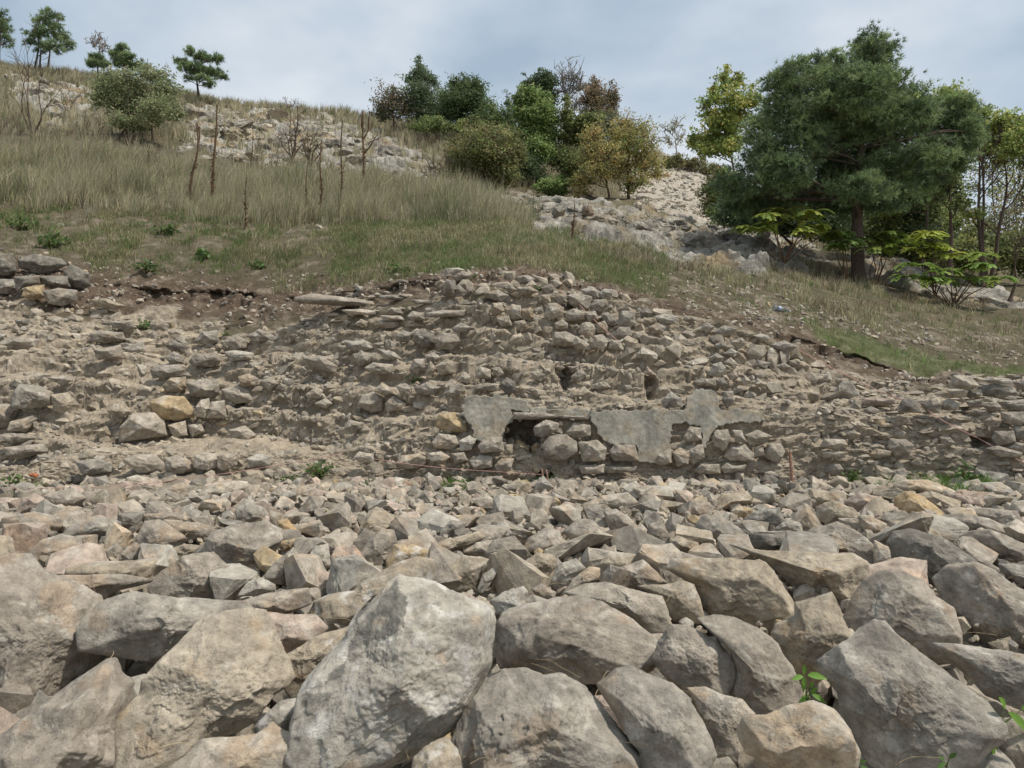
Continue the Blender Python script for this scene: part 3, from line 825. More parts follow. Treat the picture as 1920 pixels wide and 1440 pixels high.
('b', "1140,230 1150,190 1200,155 1270,180 1310,220 1280,240 1220,245 1190,250", 'tan', "tan rounded stone left of the golden-brown craggy boulder", -.1, ''),
('b', "1250,170 1300,130 1370,140 1440,180 1440,210 1380,225 1310,210", 'pinkish', "long sloping slab touching the golden-brown craggy boulder on its left", 0, ''),
('b', "1300,220 1340,215 1400,240 1410,290 1380,310 1330,290", 'beige', "pale beige block in front of the long sloping slab", 0, ''),
('b', "1080,150 1120,115 1190,120 1210,150 1150,190 1085,185", 'tan', "rounded tan stone behind the smooth grey sloping boulder to the right", 0, ''),
('b', "1420,110 1480,85 1560,78 1640,110 1650,140 1560,150 1500,130 1430,140", 'cream', "wide pale flat-backed boulder beside the green grass strip", 0, 'the wide pale boulder by the grass'),
('b', "1640,140 1700,120 1780,120 1795,190 1720,200 1660,190", 'pinkish', "square pinkish-beige block right of the golden-brown craggy boulder", 0, ''),
('b', "1755,95 1830,90 1880,120 1880,180 1800,185 1790,130", 'pale grey', "white-topped block with a shaded front near the right edge", 0, ''),
('b', "1600,240 1690,210 1780,220 1850,250 1880,280 1780,285 1700,270", 'greybrown', "low rough stone right of the golden-brown craggy boulder", 0, ''),
('b', "1700,210 1780,190 1880,190 1910,240 1880,280 1800,250", 'greybrown', "rounded brown boulder below the white-topped block", .05, ''),
('b', "870,230 930,190 1000,180 1020,230 980,275 900,285", 'dark grey', "dark grey block right of the smooth grey sloping boulder", 0, ''),
('b', "820,200 850,175 900,185 900,225 850,235 825,225", 'ochre', "stone with a bright orange-yellow face above the smooth grey sloping boulder", 0, ''),
('b', "985,270 1030,225 1080,240 1090,280 1000,287", 'pale grey', "small pale grey stone behind the oblong hollow-faced one", 0, ''),
('b', "640,210 700,170 740,160 760,200 700,235 650,245", 'greybrown', "upright squarish stone above the shark-fin stone", 0, ''),
('b', "250,180 340,140 430,125 470,160 440,190 350,195 260,220", 'beige', "wide pale beige boulder at the middle of the back rubble", 0, 'the wide pale beige boulder'),
('b', "150,200 200,160 240,170 230,200 170,220", 'pinkish', "reddish stone left of the wide pale beige boulder", 0, ''),
('b', "110,150 140,135 170,160 165,190 130,205 112,185", 'dark grey', "small upright dark stone standing left of the wide pale beige boulder", -.1, ''),
('b', "-90,270 -30,230 0,280 0,320 -60,320", 'grey', "grey stone above the beige pentagon-shaped block", 0, ''),
('b', "450,110 530,100 550,140 500,175 470,150", 'beige', "light stone right of the wide pale beige boulder", 0, ''),
('b', "1060,190 1100,170 1140,210 1130,240 1070,230", 'greybrown', "small blunt stone between the dark grey block and the tan rounded stone", 0, ''),
('b', "510,250 560,230 595,290 580,330 510,330", 'greybrown', "blocky stone between the broad tilted slab and the shark-fin stone", .05, ''),
('b', "820,130 880,120 910,160 880,180 830,175", 'beige', "stone with a pale yellowish facet above the orange-yellow faced stone", 0, ''),
('b', "330,400 360,350 490,360 500,400 420,405 390,450 370,490 330,460", 'tan', "brown stone propped under the broad tilted slab", 0, ''),
('b', "0,490 40,480 60,500 40,560 0,580 -30,540", 'pale grey', "rough pale stone above the big flat-topped boulder's left end", 0, ''),
('b', "70,490 110,470 165,500 160,540 120,545", 'greybrown', "small leaning stone above the big flat-topped boulder", .05, ''),
('b', "40,530 80,510 135,530 130,545 40,570", 'grey', "small flat grey triangle just above the big flat-topped boulder", 0, ''),
('d', "650,720 720,700 780,740 790,775 700,760", 'pinkish', "small pinkish stone tucked behind the craggy silver-grey boulder", .1, ''),
('d', "760,680 800,600 850,550 880,575 830,660 790,700", 'pale grey', "clean-cut pale grey triangular stone beside the squarish brown stone", .05, ''),
('d', "870,560 900,510 960,490 1005,530 1000,640 910,690 830,700 850,640", 'tan', "tall tan pillar-like stone right of the clean-cut triangular stone", .1, ''),
]
PROTO = []
LAND = []
near_polys = []
for i, (src, s, tint, label, dy, ref) in enumerate(NEAR):
    P = q(src, s)
    w = np.ptp(P[:, 0]); h = np.ptp(P[:, 1])
    cy = P[:, 1].mean(); cx = P[:, 0].mean()
    y = 1.5 * F / (cy - HR) + dy
    if cy > 1360: y = max(y, 2.75) + dy
    size = math.sqrt(w * h)
    lv = 7 if size > 260 else 6 if size > 120 else 5 if size > 60 else 4
    kw = {}
    if 'craggy silver' in label:
        kw = dict(ridge=[(-.15, .30, .94, .70), (.86, -.1, .5, .60), (-.8, .35, .48, .72), (.0, -.6, .8, .74), (.25, .8, .55, .68)], amt=1.1)
    if 'pale cream boulder with' in label:
        kw = dict(ridge=[(-.1, .45, .88, .72), (.35, -.65, .65, .6), (-.6, .1, .8, .75)])
    if 'huge rounded' in label or 'egg-like' in label or 'oval' in label:
        kw = dict(ridge=[(.2, .4, .9, .9)], amt=.8)
    V, Fc, c, cen, sz = outline_rock(P.mean(0) + (P - P.mean(0)) * 1.045, y, 100 + i, lv, 0.95, tint, stain=0.35, **kw)
    if 'craggy silver' in label:       # black lichen crust on the upper left face, bleached elsewhere
        vx, vy, _ = proj(V)
        m = inpoly(vx + 12 * fbm(V * 9, 4, 3), vy + 12 * fbm(V * 9, 4, 4), q('a', "1290,760 1330,600 1400,520 1500,440 1530,520 1510,620 1430,700 1380,690 1300,820 1150,1000 1130,900"). tolist())
        c = lerp(c, np.array([.13, .125, .11]), m * np.clip(.55 + fbm(V * 14, 4, 8) * 1.6, 0, .85))
        c = lerp(c, np.array([.50, .48, .44]), (~m) * np.clip(fbm(V * 8, 5, 9, .65) * 4 - .7, 0, .7))
    base = np.array([cen[0], cen[1], V[:, 2].min()])
    o = mesh_np('boulder' if size > 90 else 'stone', V, Fc, M_BOULDER, c, origin=base, smooth=lv >= 5)
    tag(o, label, 'boulder' if size > 90 else 'stone', 'loose stones of the rubble field')
    near_polys.append(P.tolist())
    if ref: LAND.append((cx, cy, w, ref))

# ---------------------------------------------------------------- the other loose stones, each its own body
r = np.random.default_rng(5)
spots = []
tries = 0
PALN = [('greybrown', 4), ('beige', 5), ('tan', 3), ('grey', 1.2), ('pinkish', 2), ('pale grey', 1.5), ('ochre', .35), ('cream', 1), ('dark grey', .4)]
allp = [np.array(p) for p in near_polys]
cent = np.array([[p[:, 0].mean(), p[:, 1].mean(), max(np.ptp(p[:, 0]), np.ptp(p[:, 1])) / 2] for p in allp])
while len(spots) < 175 and tries < 60000:
    tries += 1
    px = r.uniform(-40, 1960); row = 905 + 195 * r.beta(1.0, 1.6)
    k = (row - 895) / 200
    wpx = r.uniform(30, 58) * (0.75 + 1.5 * k) * (1.25 if px > 1500 else 1) * (0.8 if (300 < px < 900 and row < 960) else 1)
    if any(inpoly(px, row, p) for p in near_polys):
        continue
    if any((abs(px - s[0]) / 0.85) ** 2 + ((row - s[1]) / 0.55) ** 2 < (0.46 * (wpx + s[2])) ** 2 for s in spots):
        continue
    spots.append((px, row, wpx))
spots.sort(key=lambda s: -s[1])
n = len(spots)
T_, Nn = pick_tints(r, n, PALN, 0.08)
used = {}
SHAPES = [('flat', (1.25, 1.0, .5)), ('blocky', (1.0, .9, .8)), ('wedge-shaped', (1.0, .9, .75)), ('squat', (1.1, .9, .65)), ('long', (1.45, .8, .6)), ('chunky', (.9, .8, .9))]
for i, (px, row, wpx) in enumerate(spots):
    y = 1.5 * F / (row - HR)
    c = pt(px, row + 3, y)
    sh, sc = SHAPES[int(r.integers(len(SHAPES)))]
    s = wpx / F * y * 0.62
    L, Fc = hull_stone(1000 + i, sc, s, 6 if wpx > 62 else 4)
    Rm = rot_rand(r, 1, 0.35)[0]
    V = L @ Rm.T + c
    col = rock_cols(V + i, T_[i], i % 50, 0.35)
    size = 'small' if wpx < 45 else 'mid-sized' if wpx < 70 else 'large'
    best = min(LAND, key=lambda l: (l[0] - px) ** 2 + (2 * (l[1] - row)) ** 2)
    dx, dr = px - best[0], row - best[1]
    rel = ('right of' if dx > 0 else 'left of') if abs(dx) > 1.6 * abs(dr) else ('behind' if dr < 0 else 'in front of')
    if math.hypot(dx, dr) > 150: rel = 'well ' + rel if rel in ('behind', 'right of', 'left of') else rel
    def mk(a): return f"{size} {Nn[i]} {a} stone {rel} {best[3]}"
    lab_ = mk(sh)
    if lab_ in used:
        for alt in ('angular', 'chipped', 'rough', 'low'):
            if mk(sh + ' ' + alt) not in used:
                lab_ = mk(sh + ' ' + alt); break
    used[lab_] = 1
    o = mesh_np('stone', V, Fc, M_BOULDER, col, origin=(c[0], c[1], V[:, 2].min()), smooth=False)
    tag(o, ' '.join(lab_.split()[:16]), 'stone', 'loose stones of the rubble field')

# ---------------------------------------------------------------- smaller rubble underneath and between (nobody could count it)
def scatter(name, label, n, level, seed, region, smin, smax, pal, mat, z0=0.0, flat=(0.6, 1.0), tilt=0.5, K=8, kind='stuff', power=2.0, stain=.4):
    r = np.random.default_rng(seed)
    cen, S = region(r, n)
    s = smin + (smax - smin) * r.random(n) ** power
    s = s * S
    scl = np.stack([s * r.uniform(.8, 1.3, n), s * r.uniform(.7, 1.1, n), s * r.uniform(*flat, n)], 1)
    cen[:, 2] += z0 * s
    T, _ = pick_tints(r, n, pal, 0.1)
    V, Fa, c = place_hulls(cen, scl, rot_rand(r, n, tilt), T, seed, r)
    o = mesh_np(name, V, Fa, mat, c, origin=(cen[:, 0].mean(), cen[:, 1].mean(), cen[:, 2].min()))
    return tag(o, label, kind=kind)
def reg_under(r, n):
    y = 2.2 + 6.0 * r.random(n) ** 0.9
    x = (r.uniform(-650, 2570, n) - 960) / F * y
    lvl = np.interp(y, [2, 3, 5, 6.5, 8.3], [-.42, -.34, -.17, -0.04, 0.06])
    return np.stack([x, y, lvl + r.normal(0, 0.03, n)], 1), np.interp(y, [2, 5, 8.3], [1.25, 0.95, 0.75])
scatter('rubble', 'broken stone packed under and between the larger loose stones', 3400, 3, 71, reg_under, .06, .19, PALN, M_BOULDER, power=1.3)
def reg_back(r, n):
    y = 3.8 + 4.5 * r.random(n) ** 0.7
    x = (r.uniform(-650, 2570, n) - 960) / F * y
    lvl = np.interp(y, [3.8, 5.2, 6.5, 8.3], [-.07, -.01, 0.03, 0.08])
    return np.stack([x, y, lvl + r.normal(0, 0.02, n)], 1), np.ones(n)
scatter('gravel', 'small stone chips and gravel strewn between the stones at the back of the rubble', 9500, 2, 72, reg_back, .015, .085, PALN, M_BOULDER, power=2)
def reg_sides(r, n):
    y = 2.4 + 5.6 * r.random(n); px = np.where(r.random(n) < .5, r.uniform(-700, -130, n), r.uniform(2050, 2700, n))
    return np.stack([(px - 960) / F * y, y, np.interp(y, [2, 5, 8.3], [-.2, -.05, .05])], 1), np.interp(y, [2, 5, 8.3], [1.2, 1.0, .8])
scatter('rubble', 'loose broken stone continuing beyond both edges of the rubble field', 520, 3, 73, reg_sides, .1, .36, PALN, M_BOULDER, power=1.3)
# ---------------------------------------------------------------- ruined walls
PALW = [('beige', 5), ('tan', 3.5), ('greybrown', 3), ('grey', 1.6), ('pale grey', 1.4), ('dark grey', .5), ('ochre', .15), ('cream', .5)]
FACE = {   # traced stones: source, outline, tint
'left_wall': [
 ('f', "920,850 960,810 1040,800 1050,860 1010,885 940,880", 'tan'), ('f', "1050,830 1130,815 1220,815 1225,890 1180,920 1080,905", 'greybrown'),
 ('f', "855,940 930,905 1030,910 1080,990 1080,1025 990,1045 890,1035", 'ochre'), ('f', "1090,990 1130,930 1175,920 1180,980 1150,1030 1100,1020", 'beige'),
 ('f', "1165,1030 1190,940 1260,935 1270,1030", 'beige'), ('f', "685,1160 690,1080 760,1005 860,1005 910,1050 925,1135 800,1150", 'beige'),
 ('f', "55,1100 70,1050 180,1015 195,1040 140,1110", 'beige'), ('f', "610,990 650,950 700,950 735,1000 700,1030 630,1010", 'tan'),
 ('f', "1295,1095 1380,1075 1440,1135 1400,1160 1310,1150", 'beige'), ('f', "710,1260 760,1235 870,1240 930,1310 910,1340 780,1335", 'beige'),
 ('f', "930,1250 1000,1245 1060,1270 1090,1335 1000,1345 940,1325", 'greybrown'), ('f', "1100,1240 1160,1225 1220,1240 1225,1310 1170,1325 1100,1310", 'beige'),
 ('f', "1225,1240 1330,1230 1330,1300 1260,1325 1230,1310", 'beige'), ('f', "1390,1260 1450,1230 1520,1250 1520,1300 1410,1310", 'pale grey'),
 ('f', "440,1270 550,1260 620,1290 610,1340 480,1350", 'grey'), ('f', "935,690 980,655 1030,690 1030,725 960,725", 'grey'),
 ('f', "1100,600 1140,545 1220,540 1225,600 1180,630", 'grey'), ('f', "1270,600 1330,560 1390,600 1380,640 1300,645", 'greybrown'),
 ('f', "1390,570 1460,530 1540,570 1540,600 1430,600", 'greybrown'), ('f', "1080,700 1100,670 1220,670 1240,710 1190,745 1100,735", 'greybrown'),
 ('f', "1265,660 1330,650 1420,665 1420,700 1300,710", 'pale grey'), ('f', "520,560 560,540 680,550 690,590 600,610 530,600", 'greybrown'),
 ('f', "850,500 900,470 945,510 935,545 860,550", 'grey'), ('f', "630,490 740,480 750,520 700,540 640,520", 'grey'),
 ('f', "90,480 160,475 160,505 100,505", 'dark grey'), ('f', "690,640 800,600 815,660 760,680", 'grey'), ('f', "540,650 670,620 690,700 560,700", 'greybrown'),
 ('f', "1720,900 1780,850 1815,880 1800,920 1740,920", 'beige'), ('f', "1770,950 1830,920 1870,950 1830,980", 'beige'),
 ('f', "950,1070 1040,1050 1050,1130 980,1140", 'beige'), ('f', "1060,1070 1130,1060 1150,1110 1080,1140", 'beige'), ('f', "540,1100 600,1075 620,1130 570,1140", 'tan'),
 ('f', "270,800 380,790 400,820 350,850", 'beige'), ('f', "550,780 620,750 640,790 600,805", 'tan'), ('f', "0,620 70,570 200,590 180,650 60,650", 'greybrown'),
 ('f', "40,1190 240,1180 250,1230 120,1260 50,1240", 'greybrown'), ('f', "1700,690 1800,680 1900,740 1880,780 1780,750", 'greybrown'),
 ('f', "-40,960 30,950 100,980 50,1080 -40,1090", 'greybrown'), ('f', "300,900 380,890 440,960 400,1020 310,990", 'tan'), ('f', "0,1120 120,1120 190,1150 120,1170 0,1165", 'greybrown'),
 ('f', "1340,800 1400,780 1450,810 1430,850 1360,850", 'beige'), ('f', "1250,870 1340,850 1400,880 1420,940 1330,950 1280,920", 'beige'), ('f', "1470,820 1530,800 1560,840 1510,880", 'beige')],
'heap_wall': [
 ('g', "830,430 850,385 900,385 920,430 870,460", 'tan'), ('g', "925,420 960,390 1010,400 1010,470 960,480", 'beige'), ('g', "1010,420 1070,410 1085,470 1020,480", 'tan'),
 ('g', "1140,450 1160,385 1210,385 1250,410 1245,460 1170,480", 'beige'), ('g', "1250,440 1310,415 1365,440 1365,480 1270,490", 'greybrown'),
 ('g', "1270,340 1330,330 1410,350 1390,420 1330,420 1280,390", 'greybrown'), ('g', "1460,450 1500,435 1545,480 1540,515 1480,510", 'grey'),
 ('g', "1550,490 1580,430 1640,430 1655,500 1620,530 1560,520", 'grey'), ('g', "1680,430 1720,410 1750,440 1720,470 1685,475", 'dark grey'),
 ('g', "1335,550 1350,500 1400,490 1435,530 1420,580 1370,585", 'beige'), ('g', "1435,500 1480,485 1500,520 1490,555 1440,550", 'tan'),
 ('g', "1530,570 1560,520 1620,520 1635,570 1590,605", 'greybrown'), ('g', "1620,600 1650,550 1700,540 1735,580 1720,615", 'tan'),
 ('g', "1725,520 1780,495 1825,520 1800,560 1740,560", 'greybrown'), ('g', "1180,620 1200,550 1260,545 1330,580 1320,625 1250,630", 'beige'),
 ('g', "1320,570 1400,620 1405,650 1330,640 1290,620", 'beige'), ('g', "1410,640 1420,570 1470,560 1500,600 1480,650", 'beige'), ('g', "1500,640 1520,590 1570,600 1590,650", 'beige'),
 ('g', "1200,500 1240,475 1275,500 1270,530 1210,530", 'cream'), ('g', "800,330 880,310 940,340 900,380 820,360", 'greybrown'), ('g', "990,300 1060,290 1110,320 1060,340 1000,330", 'greybrown'),
 ('g', "1120,300 1180,275 1200,310 1160,335", 'greybrown'), ('g', "1080,420 1130,400 1140,450 1100,465", 'greybrown'), ('g', "1370,440 1430,430 1445,480 1390,490", 'greybrown'),
 ('g', "870,470 940,455 960,510 900,520", 'beige'), ('g', "970,490 1030,480 1050,520 990,540", 'tan'), ('g', "1120,340 1170,335 1180,385 1140,395", 'tan'), ('g', "1200,340 1260,330 1270,380 1220,395", 'greybrown'),
 ('g', "620,240 680,205 740,220 720,260 660,260", 'greybrown'), ('g', "980,240 1040,225 1110,250 1080,280 1000,275", 'grey'), ('g', "920,300 950,275 985,310 960,335", 'greybrown'),
 ('h', "150,790 170,730 215,715 240,750 210,800", 'pale grey'), ('h', "180,620 220,600 250,630 200,650", 'grey'), ('h', "230,670 270,640 310,660 290,690", 'pale grey'), ('h', "270,600 330,580 360,610 320,645 280,630", 'greybrown'),
 ('h', "150,690 190,665 230,690 200,720 155,715", 'grey'), ('h', "235,720 270,690 310,730 290,755", 'beige'), ('h', "60,830 100,810 180,810 185,850 90,850", 'beige'), ('h', "190,820 230,800 250,840 210,860", 'grey'),
 ('h', "250,790 290,760 315,800 270,820", 'beige'), ('h', "320,830 350,790 380,820 360,855", 'beige'), ('h', "400,840 420,805 470,840 440,865", 'beige'), ('h', "380,740 420,705 490,720 470,750", 'grey'),
 ('h', "520,740 570,720 610,745 550,770", 'grey'), ('h', "600,710 650,700 690,740 630,760", 'tan'), ('h', "500,620 570,595 640,630 600,660 530,650", 'grey'), ('h', "400,570 440,555 480,570 490,590 440,600", 'pale grey'),
 ('h', "170,550 230,510 300,530 270,565 220,575", 'grey'), ('h', "90,530 140,495 180,520 150,550", 'grey'), ('h', "0,480 10,460 60,460 80,485 40,490", 'greybrown'), ('h', "300,540 350,535 400,560 360,580 310,570", 'greybrown')],
'middle_wall': [
 ('g', "620,530 670,495 730,520 700,550 640,550", 'grey'), ('g', "70,690 110,650 170,680 160,720 100,740", 'greybrown'), ('g', "130,750 180,720 290,730 290,780 200,785", 'beige'),
 ('g', "380,760 410,700 470,700 475,750 430,790", 'greybrown'), ('g', "470,790 500,710 525,740 520,790", 'tan'), ('g', "530,740 590,700 660,720 640,780 560,790", 'tan'), ('g', "750,800 780,740 840,760 840,810", 'beige'),
 ('g', "570,900 610,840 680,840 690,880 640,915", 'greybrown'), ('g', "750,870 800,835 880,840 880,885", 'greybrown'), ('g', "180,880 230,830 290,870 310,905 240,905", 'tan'), ('g', "310,850 360,835 400,860 380,910 340,910", 'beige'),
 ('g', "90,960 110,900 180,885 240,920 225,990 170,1000", 'beige'), ('g', "245,950 290,910 360,950 350,990 260,995", 'beige'), ('g', "1190,745 1230,720 1260,750 1230,770", 'greybrown'), ('g', "1270,740 1330,740 1300,780", 'greybrown'),
 ('g', "1060,770 1110,765 1145,790 1120,830 1080,810", 'beige'), ('g', "650,820 690,770 730,800 710,840", 'beige'), ('g', "840,750 890,745 915,780 880,800", 'beige'), ('g', "20,600 130,595 180,640 100,660 30,640", 'pale grey'),
 ('g', "200,640 300,660 340,700 250,710", 'greybrown'), ('g', "1490,750 1530,735 1560,770 1520,800", 'greybrown'), ('g', "1290,800 1350,750 1380,790 1340,830", 'greybrown'), ('g', "410,860 480,830 560,860 520,900 430,900", 'greybrown'),
 ('g', "470,680 520,660 560,690 520,720 480,710", 'greybrown'), ('g', "1700,790 1720,740 1770,790", 'pinkish'), ('g', "1400,850 1480,820 1520,860 1440,870", 'beige')],
'plaster_wall': [
 ('g', "530,1080 550,1010 640,1000 700,1060 710,1110 600,1115", 'ochre'), ('g', "510,1170 550,1120 640,1130 660,1180 620,1210 530,1200", 'beige'), ('g', "660,1160 720,1130 760,1150 730,1210 670,1215", 'pale grey'),
 ('g', "770,1190 810,1140 900,1140 915,1220 790,1225", 'beige'), ('g', "1080,1080 1150,1040 1220,1060 1220,1100 1140,1140 1090,1130", 'greybrown'), ('g', "1130,1190 1170,1130 1260,1125 1320,1160 1325,1220 1260,1270 1150,1260", 'greybrown'),
 ('g', "1330,1170 1440,1155 1490,1200 1480,1270 1360,1275", 'beige'), ('g', "1500,1230 1540,1180 1650,1185 1670,1270 1540,1275", 'greybrown'), ('g', "1260,1110 1310,1060 1400,1070 1400,1130 1300,1150", 'beige'),
 ('g', "1860,1230 1900,1200 1960,1210 1950,1290 1890,1305", 'beige'), ('g', "1770,1290 1780,1240 1850,1200 1860,1280 1800,1300", 'beige'), ('g', "965,1200 990,1150 1060,1200 1050,1240 980,1235", 'ochre'),
 ('g', "1065,1190 1100,1170 1130,1220 1100,1250 1075,1235", 'ochre'), ('g', "915,1230 925,1180 965,1180 960,1235", 'tan'), ('g', "720,1270 780,1240 850,1250 850,1310 750,1320", 'beige'), ('g', "860,1300 900,1260 970,1260 950,1320 880,1340", 'beige'),
 ('g', "490,1230 560,1220 610,1250 570,1290 500,1270", 'beige'), ('g', "620,1230 690,1225 710,1270 640,1290", 'beige'), ('g', "1340,1300 1480,1290 1480,1340 1350,1350", 'beige'),
 ('h', "220,930 240,880 280,880 290,930 250,980", 'greybrown'), ('h', "5,1140 40,1080 100,1085 105,1150 30,1170", 'beige'), ('h', "165,1140 190,1100 250,1095 270,1150 230,1215 180,1190", 'beige'), ('h', "350,1130 420,1100 495,1130 450,1180 380,1185", 'beige'),
 ('h', "235,1250 260,1190 350,1180 395,1230 390,1270 270,1275", 'beige'), ('h', "460,1250 480,1180 550,1170 570,1220 540,1285 500,1275", 'beige'), ('h', "5,1240 20,1190 110,1180 120,1250 60,1295", 'beige'), ('h', "400,1200 450,1195 460,1240 410,1250", 'beige'),
 ('h', "70,1330 100,1290 200,1290 210,1340 100,1350", 'beige'), ('h', "210,1320 250,1285 300,1300 350,1290 340,1320 240,1345", 'beige'), ('h', "280,1100 330,1100 355,1160 300,1170", 'beige'), ('g', "270,1060 330,1050 380,1070 340,1090", 'beige'),
 ('g', "1410,1300 1500,1300 1660,1300 1640,1330 1500,1345", 'greybrown')],
'right_wall': [
 ('h', "780,930 850,890 900,820 940,830 985,900 920,925 830,935", 'grey'), ('h', "1600,940 1680,920 1680,970 1620,975", 'grey'), ('h', "1685,960 1750,935 1790,970 1740,1000", 'greybrown'), ('h', "1595,1000 1650,980 1700,990 1690,1020 1620,1015", 'greybrown'),
 ('h', "1790,940 1900,930 1930,960 1900,990 1820,985", 'grey'), ('h', "1800,1000 1900,995 1920,1040 1890,1075 1810,1060", 'greybrown'), ('h', "1705,1050 1740,1020 1790,1040 1770,1080 1720,1080", 'greybrown'), ('h', "1750,1150 1760,1110 1850,1100 1860,1160 1780,1190", 'greybrown'),
 ('h', "1870,1080 1950,1080 1950,1160 1870,1150", 'greybrown'), ('h', "1715,1210 1780,1190 1890,1220 1880,1250 1780,1250", 'greybrown'), ('h', "1845,1200 1880,1170 1950,1180 1950,1220 1890,1230", 'greybrown'), ('h', "1160,1200 1170,1150 1250,1150 1290,1180 1270,1230 1200,1250", 'beige'),
 ('h', "1050,1240 1090,1205 1165,1215 1160,1240 1090,1260", 'tan'), ('h', "940,980 970,925 1000,940 1000,980 960,990", 'beige'), ('h', "1000,960 1020,920 1180,920 1180,950 1080,965", 'pinkish'), ('h', "780,1200 800,1150 900,1150 920,1180 860,1210", 'beige'),
 ('h', "780,1230 850,1215 920,1220 900,1250 800,1260", 'beige'), ('h', "920,1120 960,1100 1000,1120 960,1150", 'beige'), ('h', "800,1340 830,1290 880,1290 900,1320 850,1350", 'greybrown'), ('h', "1450,1140 1500,1140 1530,1170 1500,1190 1460,1180", 'greybrown'),
 ('h', "700,800 740,780 810,785 815,820 750,840", 'beige'), ('h', "1020,985 1060,965 1100,985 1090,1010 1030,1010", 'greybrown'), ('h', "1700,885 1760,900 1850,905 1860,930 1750,935", 'greybrown')],
'capped_wall': [
 ('g', "-250,360 -150,335 0,350 130,365 330,385 420,400 330,420 130,410 0,400 -150,395 -240,385", 'greybrown'), ('g', "215,345 300,338 375,355 340,370 220,362", 'grey'), ('g', "390,365 500,368 510,390 420,392", 'greybrown'),
 ('g', "0,425 110,418 200,430 190,450 60,452", 'beige'), ('g', "220,455 330,455 360,480 240,485", 'beige'), ('g', "240,440 280,410 330,415 345,445 280,450", 'greybrown'), ('g', "370,460 400,430 460,440 470,480 400,485", 'greybrown'),
 ('g', "190,510 220,480 320,485 330,520 250,530", 'greybrown'), ('g', "80,500 110,475 150,490 140,515 90,515", 'tan'), ('g', "480,440 570,425 690,425 690,460 560,465 480,465", 'greybrown'), ('g', "650,390 700,375 760,380 750,400 670,402", 'dark grey')],
}
WLABEL = {
 'left_wall': "crumbling stepped wall of small beige stones and dust at the left of the ruins",
 'capped_wall': "low wall of thin slabs with long flat capstones under the grassy bank",
 'heap_wall': "dry stacked wall of blocky stones climbing down to the right below the green grass",
 'middle_wall': "half collapsed rubble wall above the plastered wall in the centre",
 'plaster_wall': "straight retaining wall with grey plaster patches and a dark broken hole",
 'right_wall': "wall of thin flat stone courses topped by grey boulders at the right",
}
# course style: stone width px, height px, share kept, flattening, tilt
WSTYLE = {'left_wall': (13, 52, 10, 22, .2), 'capped_wall': (18, 46, 7, 11, .06), 'heap_wall': (22, 46, 17, 29, .25), 'middle_wall': (13, 48, 10, 21, .22),
          'plaster_wall': (16, 40, 8, 16, .1), 'right_wall': (16, 46, 7, 13, .07)}
WPOLY = {
 'left_wall': [(-200, 568), (0, 562), (150, 575), (330, 605), (560, 605), (640, 605), (700, 640), (660, 700), (640, 760), (780, 795), (800, 900), (-200, 925)],
}
PLASTER = [
 ('g', "680,910 750,895 900,900 1050,930 1060,1000 960,995 975,1040 940,1080 905,1130 900,1190 800,1190 740,1140 745,1095 700,1040 660,1010 690,950"),
 ('g', "1045,962 1200,975 1400,978 1402,1045 1250,1040 1060,1012"),
 ('g', "1390,985 1650,982 1925,978 1935,930 1980,880 2040,860 2110,880 2135,975 2380,985 2380,1055 2160,1070 2110,1090 2070,1140 2060,1200 2030,1195 2020,1090 1940,1060 1860,1075 1850,1180 1860,1270 1780,1285 1670,1285 1660,1190 1520,1180 1470,1160 1420,1080")]
NICHE = [(948, 800), (965, 788), (1012, 790), (1003, 812), (1015, 826), (1000, 852), (985, 838), (965, 832), (945, 832)]
def wall_frame_rocks(cen, w, h, dpt, r, tilt, level, K, seed):
    n = len(cen)
    P, Fc = batch_rocks(n, level, seed, K, 0.07, 0.62, 0.98)
    P = np.sign(P) * np.abs(P) ** 0.86
    scl = np.stack([w / 2 * 1.12, dpt, h / 2 * 1.15], 1)
    return P, Fc, scl, rot_rand(r, n, tilt, yaw=.3)

